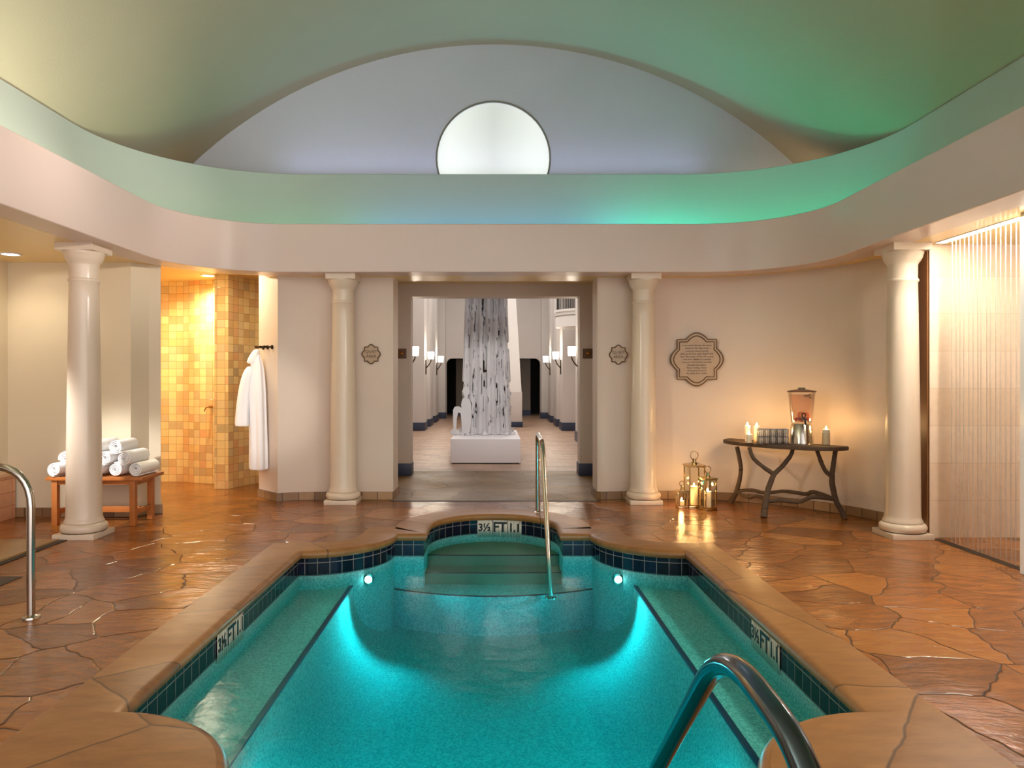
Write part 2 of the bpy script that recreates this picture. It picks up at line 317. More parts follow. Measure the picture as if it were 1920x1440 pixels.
# ------------------------------------------------------------ mesh helpers
class MB:
    def __init__(s): s.v = []; s.f = []; s.uv = []; s.has_uv = False
    def add(s, vs, fs, uvs=None):
        k = len(s.v); s.v += [tuple(v) for v in vs]
        for i, f in enumerate(fs):
            s.f.append(tuple(j+k for j in f)); s.uv.append(uvs[i] if uvs else None)
        if uvs: s.has_uv = True
        return s
    def box(s, x0, y0, z0, x1, y1, z1):
        return s.add([(x0,y0,z0),(x1,y0,z0),(x1,y1,z0),(x0,y1,z0),(x0,y0,z1),(x1,y0,z1),(x1,y1,z1),(x0,y1,z1)],
                     [(0,3,2,1),(4,5,6,7),(0,1,5,4),(1,2,6,5),(2,3,7,6),(3,0,4,7)])
    def prism(s, poly, z0, z1, caps=True):
        n = len(poly)
        vs = [(x, y, z0) for x, y in poly]+[(x, y, z1) for x, y in poly]
        fs = [(i, (i+1) % n, n+(i+1) % n, n+i) for i in range(n)]
        if caps: fs += [tuple(range(n-1, -1, -1)), tuple(range(n, 2*n))]
        return s.add(vs, fs)
    def lathe(s, prof, n=48, c=(0, 0, 0)):
        vs = []; fs = []
        for r, z in prof:
            for k in range(n):
                a = 2*PI*k/n; vs.append((c[0]+r*math.cos(a), c[1]+r*math.sin(a), c[2]+z))
        for i in range(len(prof)-1):
            for k in range(n):
                k2 = (k+1) % n; fs.append((i*n+k, i*n+k2, (i+1)*n+k2, (i+1)*n+k))
        fs.append(tuple(range(n-1, -1, -1))); fs.append(tuple(range((len(prof)-1)*n, len(prof)*n)))
        return s.add(vs, fs)
    def tube(s, pts, r, n=12, smooth=0, caps=True):
        pts = [Vector(p) for p in pts]
        rs = list(r) if isinstance(r, (list, tuple)) else [r]*len(pts)
        if smooth:
            P, R = [], []
            for i in range(len(pts)-1):
                p0 = pts[max(i-1, 0)]; p1 = pts[i]; p2 = pts[i+1]; p3 = pts[min(i+2, len(pts)-1)]
                for k in range(smooth):
                    t = k/smooth
                    P.append(.5*((2*p1)+(-p0+p2)*t+(2*p0-5*p1+4*p2-p3)*t*t+(-p0+3*p1-3*p2+p3)*t**3)); R.append(rs[i]*(1-t)+rs[i+1]*t)
            P.append(pts[-1]); R.append(rs[-1]); pts, rs = P, R
        vs = []; fs = []; up = None
        for i, p in enumerate(pts):
            t = (pts[min(i+1, len(pts)-1)]-pts[max(i-1, 0)]).normalized()
            if up is None:
                up = t.orthogonal().normalized()
            up = (up-t*up.dot(t)).normalized(); bi = t.cross(up)
            for k in range(n):
                a = 2*PI*k/n; vs.append(p+(up*math.cos(a)+bi*math.sin(a))*rs[i])
        for i in range(len(pts)-1):
            for k in range(n):
                k2 = (k+1) % n; fs.append((i*n+k, i*n+k2, (i+1)*n+k2, (i+1)*n+k))
        if caps: fs += [tuple(range(n-1, -1, -1)), tuple(range((len(pts)-1)*n, len(pts)*n))]
        return s.add(vs, fs)
    def strip(s, path, z0, z1, u0=0.0):
        """vertical sheet along an open path, with UV = (arc length, height)"""
        u = u0
        for (a, b) in zip(path[:-1], path[1:]):
            d = math.hypot(b[0]-a[0], b[1]-a[1])
            s.add([(a[0], a[1], z0), (b[0], b[1], z0), (b[0], b[1], z1), (a[0], a[1], z1)], [(0, 1, 2, 3)],
                  [[(u, z0), (u+d, z0), (u+d, z1), (u, z1)]])
            u += d
        return s
    def build(s, name, mat, parent=None, bevel=0, smooth=True, loc=None, weld=False, solid=0, sub=0):
        me = bpy.data.meshes.new(name); me.from_pydata(s.v, [], s.f); me.update()
        if s.has_uv:
            ul = me.uv_layers.new(name='UVMap')
            for p, uv in zip(me.polygons, s.uv):
                if uv:
                    for li, c in zip(p.loop_indices, uv): ul.data[li].uv = c
        bm = bmesh.new(); bm.from_mesh(me)
        if weld: bmesh.ops.remove_doubles(bm, verts=bm.verts, dist=1e-5)
        if not s.has_uv: bmesh.ops.recalc_face_normals(bm, faces=bm.faces)
        if bevel: bmesh.ops.bevel(bm, geom=[e for e in bm.edges if e.is_manifold and e.calc_face_angle(0) > .6], offset=bevel, segments=2, profile=.6, affect='EDGES')
        for e in bm.edges: e.smooth = (e.calc_face_angle(0) < .75) if e.is_manifold else True
        for f in bm.faces: f.smooth = smooth
        bm.to_mesh(me); bm.free()
        me.materials.append(mat)
        o = bpy.data.objects.new(name, me); COL.objects.link(o)
        if loc: o.location = loc
        if parent: o.parent = parent
        if solid: 
            md = o.modifiers.new('thickness', 'SOLIDIFY'); md.thickness = solid; md.offset = 0
        if sub:
            md = o.modifiers.new('rounding', 'SUBSURF'); md.levels = sub; md.render_levels = sub
        return o

def tag(o, label=None, cat=None, group=None, kind=None):
    if label: o['label'] = label
    if cat: o['category'] = cat
    if group: o['group'] = group
    if kind: o['kind'] = kind
    return o
def thing(name, label, cat, loc=(0, 0, 0), rz=0, group=None):
    o = bpy.data.objects.new(name, None); COL.objects.link(o); o.empty_display_size = .1
    o.location = loc; o.rotation_euler = (0, 0, rz)
    return tag(o, label, cat, group)
def struct(o): o['kind'] = 'structure'; return o
def dup(root, loc, rz=None, label=None, group=None, scale=None):
    r = root.copy(); COL.objects.link(r); r.location = loc
    if rz is not None: r.rotation_euler = (0, 0, rz)
    if scale: r.scale = scale
    if label: r['label'] = label
    if group: r['group'] = group
    for ch in list(root.children):
        c = ch.copy(); COL.objects.link(c); c.parent = r
        for g in list(ch.children):
            d = g.copy(); COL.objects.link(d); d.parent = c
    return r
def at(x, y, D):
    """a point of the room on the sight line through photo pixel (x, y) at distance D"""
    return Vector(((x-VPX)*D/F_PX, D, CAM_H+(VPY-y)*D/F_PX))
def text_mesh(body, size, mat, name, parent, align='CENTER', depth=.001, xform=None, spacing=1.0, line=1.0, bold=0.0):
    c = bpy.data.curves.new('lettering', 'FONT'); c.body = body; c.size = size; c.align_x = align; c.align_y = 'CENTER'
    c.extrude = depth; c.offset = bold; c.space_character = spacing; c.space_line = line; c.resolution_u = 3
    t = bpy.data.objects.new('lettering', c); COL.objects.link(t)
    dg = bpy.context.evaluated_depsgraph_get(); me = bpy.data.meshes.new_from_object(t.evaluated_get(dg))
    bpy.data.objects.remove(t); bpy.data.curves.remove(c)
    if xform:
        for v in me.vertices: v.co = xform(v.co)
    me.materials.clear(); me.materials.append(mat)
    o = bpy.data.objects.new(name, me); COL.objects.link(o); o.parent = parent
    return o
def arc(cx, cy, r, a0, a1, n):
    return [(cx+r*math.cos(math.radians(a0+(a1-a0)*k/n)), cy+r*math.sin(math.radians(a0+(a1-a0)*k/n))) for k in range(n+1)]
def spline2(pts, k=8):
    out = []; P = [Vector(p) for p in pts]
    for i in range(len(P)-1):
        p0 = P[max(i-1, 0)]; p1 = P[i]; p2 = P[i+1]; p3 = P[min(i+2, len(P)-1)]
        for j in range(k):
            t = j/k
            q = .5*((2*p1)+(-p0+p2)*t+(2*p0-5*p1+4*p2-p3)*t*t+(-p0+3*p1-3*p2+p3)*t**3); out.append((q.x, q.y))
    out.append(tuple(P[-1])); return out

# ------------------------------------------------------------ pool outline
HX, YF, RF, YN, RN, AL = 1.655, 7.08, .72, 2.60, .66, .66
def pool_outline():
    p = [(HX, YN+RN+(YF-RF-YN-RN)*k/12) for k in range(13)]
    p += arc(HX, YF, RF, 270, 180, 14)[1:]
    p += [(AL, YF), (AL, 7.30)] + arc(0, 7.47, AL, 0, 180, 32) + [(-AL, 7.30), (-AL, YF)]
    p += arc(-HX, YF, RF, 0, -90, 14)
    p += [(-HX, YF-RF-(YF-RF-YN-RN)*k/12) for k in range(1, 13)]
    p += arc(-HX, YN, RN, 90, 0, 14)[1:]
    p += [(-AL, YN)] + arc(0, 2.23, AL, 180, 360, 24) + [(AL, YN)]
    p += arc(HX, YN, RN, 180, 90, 14)[:-1]
    return p
OUT = pool_outline()
def offset(poly, d):
    n = len(poly); r = []
    for i in range(n):
        a = Vector(poly[i-1]); b = Vector(poly[i]); c = Vector(poly[(i+1) % n])
        t1 = (b-a).normalized(); t2 = (c-b).normalized()
        n1 = Vector((t1.y, -t1.x)); n2 = Vector((t2.y, -t2.x)); m = (n1+n2)
        if m.length < 1e-4: m = n1
        m.normalize(); k = max(.5, m.dot(n1))
        q = b+m*(d/k); r.append((q.x, q.y))
    return r
def ring_sheet(mb, pa, za, pb, zb, ua=None):
    n = len(pa); u = 0
    for i in range(n):
        j = (i+1) % n; d = math.hypot(pa[j][0]-pa[i][0], pa[j][1]-pa[i][1])
        mb.add([(pa[i][0], pa[i][1], za), (pa[j][0], pa[j][1], za), (pb[j][0], pb[j][1], zb), (pb[i][0], pb[i][1], zb)], [(0, 1, 2, 3)],
               [[(u, za), (u+d, za), (u+d, zb), (u, zb)]] if ua else None)
        u += d
def holed(name, outer, hole, z, mat):
    bm = bmesh.new(); es = []
    for poly in (outer, hole):
        vs = [bm.verts.new((x, y, z)) for x, y in poly]
        es += [bm.edges.new((vs[i], vs[(i+1) % len(vs)])) for i in range(len(vs))]
    bmesh.ops.triangle_fill(bm, use_beauty=True, use_dissolve=False, edges=es, normal=(0, 0, 1))
    for f in bm.faces:
        if f.normal.z < 0: f.normal_flip()
    me = bpy.data.meshes.new(name); bm.to_mesh(me); bm.free(); me.materials.append(mat)
    o = bpy.data.objects.new(name, me); COL.objects.link(o); return o

WATER_Z = -.185
struct(holed('floor', [(-6.6, -1.5), (6.6, -1.5), (6.6, 12.0), (-6.6, 12.0)], offset(OUT, .28), 0.0, M['flag']))
mb = MB(); prof = [(.0, -.065), (-.018, -.062), (-.03, -.045), (-.034, -.030), (-.028, -.012), (-.012, .0), (.01, .006), (.30, .006), (.302, -.02)]
for (a, za), (b, zb) in zip(prof[:-1], prof[1:]): ring_sheet(mb, offset(OUT, a), za, offset(OUT, b), zb)
cop = struct(mb.build('trim_1', M['coping'], weld=True))
mb = MB()
for s in (-1, 1):           # broad rounded corner slabs at the near end
    q = arc(HX, YN, RN-.012, 90, 180, 14)+[(HX-RN+.012, 2.25), (1.955, 2.25), (1.955, YN+RN-.012)]
    q = [(s*x, y) for x, y in (q if s > 0 else q[::-1])]; mb.prism(q, -.02, .0085)
struct(mb.build('trim_11', M['coping']))
mb = MB(); ring_sheet(mb, OUT, -.215, OUT, -.06, True)
struct(mb.build('trim_2', M['navy_tile']))
mb = MB(); o2 = offset(OUT, .002); ring_sheet(mb, o2, -.95, o2, -.21)
struct(mb.build('pool_wall', M['plaster'], weld=True))
mb = MB(); mb.box(-1.8, .8, -.97, 1.8, 8.3, -.88)
struct(mb.build('pool_floor', M['plaster']))
mb = MB(); Xl = 1.225
for s in (-1, 1):
    a, b = sorted((s*Xl, s*1.8)); mb.box(a, 1.4, -.92, b, 7.2, -.335)
for s in (-1, 1):           # coved foot of the ledge
    pr = [(s*(Xl-.42*(1-math.cos(t))), -.36-.52*math.sin(t)**.9) for t in [PI/2*k/10 for k in range(11)]]
    n = len(pr); mb.add([(x, 1.4, z) for x, z in pr]+[(x, 7.2, z) for x, z in pr], [(i, i+1, n+i+1, n+i) for i in range(n-1)])
struct(mb.build('pool_ledge', M['plaster']))
mb = MB()
for s in (-1, 1):
    a, b = sorted((s*(Xl-.003), s*(Xl+.030))); mb.box(a, 1.4, -.345, b, 7.2, -.331)
struct(mb.build('trim_3', simple('navy_edge_tile', (30, 34, 84), .3)))
def arcstep(half, y_end, y_mid, n=16):
    return [(half*(2*k/n-1), y_end-(y_end-y_mid)*(1-(2*k/n-1)**2)) for k in range(n+1)]
mb = MB()
mb.prism(arcstep(1.05, 7.12, 6.82)+[(1.05, 8.3), (-1.05, 8.3)], -.92, -.52)
struct(mb.build('pool_step_low', M['plaster']))
mb = MB()
mb.prism(arcstep(.8, 7.24, 7.22)+[(.8, 8.3), (-.8, 8.3)], -.6, -.41)
mb.prism(arcstep(.8, 7.50, 7.48)+[(.8, 8.3), (-.8, 8.3)], -.6, -.30)
struct(mb.build('pool_step', simple('reflection_tint_plaster', (132, 136, 106), .8, noise=.15, nscale=60)))  # olive tint paints in the murky reflection over the upper steps
mb = MB()
for half, ye, ym, z in ((1.05, 7.12, 6.82, -.52), (.66, 7.24, 7.22, -.41), (.66, 7.50, 7.48, -.30)):
    p = [(x, y-.004, z+.003) for x, y in arcstep(half, ye, ym)]; mb.tube(p, .007, 6)
struct(mb.build('trim_4', simple('dark_step_edge', (24, 40, 50), .4)))
mb = MB(); wo = offset(OUT, .004); mb.prism(wo, -1.0, WATER_Z)
w = tag(mb.build('pool_water', M['water'], smooth=False), 'clear teal water filling the small whirlpool', 'water', kind='stuff')

# ------------------------------------------------------------ ring beam, cove, soffit, vault
def ring(off, y0=-2.0, n=18):
    r = 1.12+off; cx, cy = 2.38, 7.53
    return [(cx+r, y0)]+arc(cx, cy, r, 0, 90, n)+arc(-cx, cy, r, 90, 180, n)+[(-cx-r, y0)]
def wall_sheet(name, path, z0, z1, mat, thick=0.0):
    return struct(MB().strip(path, z0, z1).build(name, mat, weld=True))
ZS, ZF, ZR = 2.71, 3.27, 4.05
def swept(name, prof, mat, y0=-2.0):
    mb = MB()
    for (a, za), (b, zb) in zip(prof[:-1], prof[1:]):
        pa, pb = ring(a, y0), ring(b, y0)
        for i in range(len(pa)-1):
            mb.add([(*pa[i], za), (*pa[i+1], za), (*pb[i+1], zb), (*pb[i], zb)], [(0, 1, 2, 3)])
    return struct(mb.build(name, mat, weld=True))
swept('trim_5', [(.30, ZS), (.006, ZS), (0, ZS+.006), (0, ZF-.008), (.008, ZF), (.10, ZF), (.10, 2.95)], M['fascia'])
swept('trim_6', [(.10, 2.95), (.74, 2.95), (.742, 3.6), (.74, ZR-.006), (.746, ZR), (1.2, ZR)], M['rim'])
soff_in = ring(.30, -2.0)
notch = [(-7, 8.17), (-3.70, 8.17), (-3.25, 8.78), (-2.75, 8.94), (-2.75, 9.45)]
outer = [(-7, -2)]+notch+[(7, 9.45), (7, -2)]
pl = soff_in + outer[::-1] if (soff_in[-1][0] > 0) else soff_in + outer
me = bpy.data.meshes.new('ceiling_soffit'); me.from_pydata([(x, y, ZS) for x, y in pl], [], [tuple(range(len(pl)))]); me.materials.append(M['soffit'])
o = bpy.data.objects.new('ceiling_soffit', me); COL.objects.link(o); struct(o)
# vault and lunette wall
RV, ZC, YL = 5.81, .10, 9.9
mb = MB(); a0 = math.degrees(math.asin((ZR-ZC)/RV)); path = arc(0, ZC, RV, a0, 180-a0, 48)
vs = []; fs = []
for y in (-2.0, YL):
    vs += [(x, y, z) for x, z in path]
n = len(path)
fs = [(i, i+1, n+i+1, n+i) for i in range(n-1)]
mb.add(vs, fs); struct(mb.build('ceiling', M['vault']))
WR, WZ = .753, 4.40
mb = MB()
outl = [(x, z) for x, z in path]
hole = [(WR*math.sin(t), WZ+WR*math.cos(t)) for t in [(-PI*.68)+PI*1.36*k/40 for k in range(41)]]
zb = ZR-.1
bm = bmesh.new()
loop = [(outl[0][0], zb)]+outl+[(outl[-1][0], zb)]
for poly in (loop, hole):
    vv = [bm.verts.new((x, YL, z)) for x, z in poly]
    for i in range(len(vv)): bm.edges.new((vv[i], vv[(i+1) % len(vv)]))
bmesh.ops.triangle_fill(bm, use_beauty=True, use_dissolve=False, edges=bm.edges[:], normal=(0, -1, 0))
me = bpy.data.meshes.new('wall_lunette'); bm.to_mesh(me); bm.free(); me.materials.append(M['lunette'])
o = bpy.data.objects.new('wall_lunette', me); COL.objects.link(o); struct(o)
wn = thing('window_1', 'round-topped frosted white window glowing in the lunette wall under the vault', 'window', (0, YL, WZ)); struct(wn)
frost, nt, b = new_mat('frosted_pane')
b.inputs['Base Color'].default_value = (.85, .87, .83, 1); b.inputs['Roughness'].default_value = .5
g_ = N(nt, 'ShaderNodeTexCoord'); sp_ = N(nt, 'ShaderNodeSeparateXYZ'); nt.links.new(g_.outputs['Object'], sp_.inputs[0])
ab_ = N(nt, 'ShaderNodeMath', operation='ABSOLUTE'); nt.links.new(sp_.outputs[0], ab_.inputs[0])
mr_ = N(nt, 'ShaderNodeMapRange'); mr_.inputs[1].default_value = 0; mr_.inputs[2].default_value = .55; mr_.inputs[3].default_value = .15; mr_.inputs[4].default_value = .28
nt.links.new(ab_.outputs[0], mr_.inputs[0]); nt.links.new(mr_.outputs[0], b.inputs['Emission Strength'])
b.inputs['Emission Color'].default_value = (.93, 1.0, .92, 1)
mb = MB(); mb.add([(x, .05, z-WZ) for x, z in hole], [tuple(range(len(hole)))]); mb.build('pane', frost, wn)
mb = MB(); mb.tube([(x, .0, z-WZ) for x, z in hole]+[(hole[0][0], 0, hole[0][1]-WZ)], .012, 8); mb.build('window_frame', simple('window_frame_paint', (112, 108, 92), .5), wn)
mb = MB()
for i in range(len(hole)-1):
    (x0, z0), (x1, z1) = hole[i], hole[i+1]
    mb.add([(x0, 0, z0-WZ), (x1, 0, z1-WZ), (x1, .06, z1-WZ), (x0, .06, z0-WZ)], [(0, 1, 2, 3)])
mb.build('reveal', M['lunette'], wn)

# ------------------------------------------------------------ walls of the pool room
def base_strip(name, path, h=.10, t=.02, z0=0.0, mat=None):
    n = len(path); inn = []
    for i in range(n):
        a = Vector(path[max(i-1, 0)]); b = Vector(path[min(i+1, n-1)]); d = (b-a).normalized()
        inn.append((path[i][0]+d.y*t, path[i][1]-d.x*t))
    mb = MB(); mb.strip(inn, z0, z0+h)
    for i in range(n-1):
        mb.add([(*inn[i], z0+h), (*inn[i+1], z0+h), (*path[i+1], z0+h), (*path[i], z0+h)], [(0, 1, 2, 3)], [[(0, .05)]*4])
    for i in (0, n-1):
        mb.add([(*inn[i], z0), (*path[i], z0), (*path[i], z0+h), (*inn[i], z0+h)], [(0, 1, 2, 3)], [[(.05, .05)]*4])
    return struct(mb.build(name, mat or M['stonebase'], weld=False, smooth=False))
right_wall = [(1.27, 9.55), (1.27, 9.12)]+spline2([(1.27, 9.10), (1.65, 9.13), (2.03, 9.16), (2.50, 9.13), (2.95, 8.97), (3.45, 8.58), (3.86, 8.03), (4.04, 7.55), (4.06, 7.25)], 6)[1:]
wall_sheet('wall_right', right_wall, 0, ZS, M['wall'])
base_strip('baseboard_right', right_wall)
left_wall = [(-4.2, 10.9), (-3.25, 10.95), (-2.93, 9.33), (-2.59, 8.97), (-2.45, 9.04), (-2.2, 9.09), (-1.9, 9.10), (-1.22, 9.10), (-1.22, 9.55)]
wall_sheet('wall_left', left_wall[2:], 0, 2.9, M['wall'])
base_strip('baseboard_left', left_wall[2:])
# shower: amber tiled wall, pier, floor shares the flagstones
tile_path = [(-5.3, 10.2)]+spline2([(-4.85, 10.70), (-4.5, 10.72), (-4.2, 10.58), (-3.94, 10.50), (-3.80, 10.46)], 5)
wall_sheet('wall_shower_left', tile_path, 0, 2.87, M['amber_tile'])
wall_sheet('wall_shower_pier', [(-3.96, 10.8), (-3.735, 10.0), (-3.55, 10.0)], 0, 2.87, M['amber_tile'])
wall_sheet('wall_shower_right', spline2([(-3.55, 10.0), (-3.43, 10.34), (-3.25, 10.62), (-2.8, 10.85)], 5), 0, 2.87, M['amber_tile'])
mb = MB(); mb.prism([(-5.7, 8.22), (-3.72, 8.19), (-3.27, 8.80), (-2.77, 8.97), (-2.55, 9.05), (-2.55, 11.2), (-5.7, 11.2)], 2.87, 2.93); struct(mb.build('ceiling_shower', M['soffit']))
wall_sheet('trim_7', notch, 2.71, 2.9, M['soffit'])
mb = MB(); mb.box(-5.65, 8.75, 0, -5.5, 11.2, 2.9); struct(mb.build('wall_shower_side', M['cream']))
# towel alcove
alc = [(-5.17, 4.2), (-5.17, 7.95), (-3.86, 7.95), (-3.75, 8.13), (-3.63, 8.15), (-4.05, 9.0), (-5.6, 9.0)]
wall_sheet('wall_alcove', alc, 0, 2.88, M['cream'])
base_strip('baseboard_alcove', alc[1:6])
mb = MB(); mb.box(-7, 4.0, 0, -5.4, 4.2, 2.72); struct(mb.build('wall_far_left', M['cream']))
# right: travertine panel behind the falling water and the white pier beside it
mb = MB(); mb.box(4.02, 6.92, 0, 4.06, 7.30, ZS); struct(mb.build('trim_8', M['brownpanel']))
wall_sheet('wall_travertine', [(4.03, 6.90), (6.6, 6.90)], 0, ZS, M['travertine'])
mb = MB(); mb.box(4.03, 6.91, 0, 6.6, 7.3, ZS); struct(mb.build('wall_travertine_core', M['brownpanel']))
mb = MB(); mb.box(3.96, 4.3, 0, 4.7, 5.62, ZS); struct(mb.build('wall_right_pier', simple('white_stone', (250, 248, 240), .25, noise=.03), bevel=.01))
mb = MB(); mb.box(6.5, -2, 0, 6.6, 7.3, ZS); struct(mb.build('wall_right_side', M['travertine']))
# vestibule
mb = MB()
mb.box(-1.9, 9.40, 0, -1.24, 9.5, 2.95); mb.box(1.29, 9.40, 0, 1.9, 9.5, 2.95)
struct(mb.build('wall_vestibule_front', M['wall']))
mb = MB(); mb.box(-1.85, 9.4, 0, -1.72, 11.7, 3.0); struct(mb.build('wall_vestibule_left', M['wall']))
mb = MB(); mb.box(1.75, 9.4, 0, 1.88, 11.7, 3.0); struct(mb.build('wall_vestibule_right', M['wall']))
mb = MB(); mb.box(-1.85, 9.42, 2.93, 1.88, 11.7, 3.0); struct(mb.build('ceiling_vestibule', M['soffit']))
mb = MB(); mb.box(-1.26, 9.44, ZS, 1.31, 9.45, 2.95); struct(mb.build('trim_9', M['soffit']))
mb = MB()
mb.box(-1.8, 11.4, 0, -1.262, 11.7, 2.737); mb.box(1.319, 11.4, 0, 1.8, 11.7, 2.737); mb.box(-1.8, 11.4, 2.737, 1.8, 11.7, 7.0)
mb.box(-4, 11.55, 2.9, 4, 11.7, 7.0)
struct(mb.build('wall_back', M['wall'], weld=False))
mb = MB(); mb.box(-1.75, 11.37, 0, -1.25, 11.72, .19); struct(mb.build('baseboard_back_left', M['navybase'], bevel=.006))
mb = MB(); mb.box(1.305, 11.37, 0, 1.78, 11.72, .19); struct(mb.build('baseboard_back_right', M['navybase'], bevel=.006))
mb = MB(); mb.box(-1.24, 8.97, 0, 1.29, 9.03, .004); struct(mb.build('trim_10', M['drain']))
mb = MB(); mb.box(-1.72, 9.03, -.05, 1.75, 11.98, .003); struct(mb.build('floor_vestibule', flagstone('dry_flagstone', 1.7, [(.2, (92, 66, 26)), (.55, (132, 98, 40)), (.9, (152, 118, 56))], (52, 36, 20), (.35, .6))))
# ------------------------------------------------------------ the long hall beyond
mb = MB(); mb.box(-3.2, 11.98, -.1, 3.2, 33.5, .002); struct(mb.build('floor_hall', M['hall_floor']))
mb = MB(); mb.box(-2.62, 11.7, 0, -2.5, 29.2, 7); struct(mb.build('wall_hall_left', M['hall']))
mb = MB(); mb.box(2.5, 11.7, 0, 2.62, 29.2, 7); struct(mb.build('wall_hall_right', M['hall']))
mb = MB(); mb.box(-2.7, 11.7, 6.9, 2.7, 29.3, 7); struct(mb.build('ceiling_hall', M['hall']))
def arched_wall(name, half, ztop, r, y0, y1):
    pts = [(-half, 0), (-half, ztop-r)]+[(x-half+r, z+ztop-r) for x, z in arc(0, 0, r, 180, 90, 6)][1:]
    pts += [(x+half-r, z+ztop-r) for x, z in arc(0, 0, r, 90, 0, 6)]+[(half, 0)]
    poly = [(2.6, 0), (2.6, 7), (-2.6, 7), (-2.6, 0)]+pts
    mb = MB(); n = len(poly)
    mb.add([(x, y0, z) for x, z in poly]+[(x, y1, z) for x, z in poly],
           [tuple(range(n)), tuple(range(2*n-1, n-1, -1))]+[(i, n+i, n+(i+1) % n, (i+1) % n) for i in range(n)])
    return struct(mb.build(name, M['hall']))
arched_wall('wall_hall_end', 1.83, 2.32, .22, 29.0, 29.4)
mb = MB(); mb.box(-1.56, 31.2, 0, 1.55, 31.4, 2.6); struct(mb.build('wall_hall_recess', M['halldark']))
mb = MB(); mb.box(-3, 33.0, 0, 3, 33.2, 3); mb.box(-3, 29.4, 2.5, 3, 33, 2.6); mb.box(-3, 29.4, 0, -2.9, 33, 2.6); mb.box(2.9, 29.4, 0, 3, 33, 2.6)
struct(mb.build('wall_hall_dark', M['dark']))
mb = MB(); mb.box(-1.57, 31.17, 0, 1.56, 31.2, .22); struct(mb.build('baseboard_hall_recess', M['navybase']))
pil = [(12.4, 18.2), (21.6, 22.5), (23.5, 24.7), (25.8, 27.2)]
words_ = ['nearest', 'second', 'third', 'farthest']
for s, side in ((-1, 'left'), (1, 'right')):
    for i, (y0, y1) in enumerate(pil):
        t = thing('hall_pilaster', '%s grey plaster pilaster with dark base along the %s wall of the hall' % (words_[i], side), 'pilaster', (s*2.0, y0, 0), 0, 'hall pilasters')
        a, b_ = sorted((0, s*.55)); mb = MB(); mb.box(a, 0, 0, b_, y1-y0, 6.9); mb.build('shaft', M['hall'], t, bevel=.015)
        a, b_ = sorted((-s*.02, s*.55)); mb = MB(); mb.box(a, -.02, 0, b_, y1-y0+.02, .24); mb.build('base_block', M['navybase'], t, bevel=.008)
    t = thing('hall_pilaster', 'wide corner pilaster at the %s of the arched end wall in the hall' % side, 'pilaster', (s*1.84, 28.6, 0), 0, 'hall pilasters')
    a, b_ = sorted((0, s*.7)); mb = MB(); mb.box(a, 0, 0, b_, .4, 6.9); mb.build('shaft', M['hall'], t, bevel=.015)
    a, b_ = sorted((-s*.02, s*.7)); mb = MB(); mb.box(a, -.02, 0, b_, .42, .24); mb.build('base_block', M['navybase'], t, bevel=.008)
# sconces
def sconce(x, y, z, s, label):
    t = thing('wall_sconce', label, 'wall lamp', (x, y, z), 0, 'hall sconces')
    mb = MB(); mb.lathe([(.02, -.10), (.085, -.10), (.10, .10), (.096, .11), (.02, .11)], 24); mb.build('lamp_shade', M['shade'], t)
    mb = MB(); mb.tube([(0, 0, -.10), (0, 0, -.16), (s*.06, 0, -.27), (s*.14, 0, -.36)], .016, 8, 4); mb.build('arm', M['bronze'], t)
    mb = MB(); mb.box(min(s*.13, s*.17), -.03, -.55, max(s*.13, s*.17), .03, -.12); mb.build('backplate', M['bronze'], t, bevel=.006)
    lamp('sconce_light', 'POINT', (x-s*.02, y, z+.2), 14, (1, .86, .66), shadow_soft_size=.06)
for s, side in ((-1, 'left'), (1, 'right')):
    for i, (y, w_) in enumerate(((17.5, 'nearest'), (22.0, 'middle'), (26.2, 'farthest'))):
        sconce(s*1.84, y, CAM_H+((714-(659, 667, 674)[i]))*y/F_PX, s, '%s lit white-shaded bronze wall sconce on the %s side of the hall' % (w_, side))
# balcony
t = thing('balcony', 'curved white balcony with dark railing high on the right side of the hall', 'balcony', (2.5, 20.4, 2.9), 0)
mb = MB(); mb.prism(arc(0, 0, .80, 90, 270, 20)+[(0, -.8)], 0, .40); mb.build('slab', M['white'], t)
mb = MB(); mb.prism(arc(0, 0, .84, 90, 270, 20)+[(0, -.84)], .40, .46); mb.build('cornice', M['white'], t)
mb = MB(); mb.tube([(x, y, .30) for x, y in arc(0, 0, .805, 92, 268, 20)], .015, 6); mb.build('moulding', simple('grey_moulding', (150, 146, 140), .5), t)
mb = MB()
for x, y in arc(0, 0, .76, 95, 265, 34): mb.tube([(x, y, .46), (x, y, 1.35)], .010, 6)
mb.tube([(x, y, 1.36) for x, y in arc(0, 0, .76, 95, 265, 24)], .02, 6); mb.build('railing', M['iron'], t)
# tapered pier behind the sculpture
t = thing('tapered_pier', 'white tapering wall pier with dark base standing behind the ice-like sculpture', 'pier', (.02, 23.3, 0))
mb = MB(); mb.add([(-.84,0,1.10),(.86,0,1.10),(.86,.8,1.10),(-.84,.8,1.10),(-.66,.25,4.3),(.68,.25,4.3),(.68,.8,4.3),(-.66,.8,4.3)],
                  [(0,3,2,1),(4,5,6,7),(0,1,5,4),(1,2,6,5),(2,3,7,6),(3,0,4,7)]); mb.build('shaft', M['white'], t)
mb = MB(); mb.box(-.86, 0, .17, .88, .8, 1.10); mb.build('lower_block', M['hall'], t, bevel=.01)
mb = MB(); mb.box(-.88, -.02, 0, .90, .82, .17); mb.build('base_block', M['navybase'], t, bevel=.01)

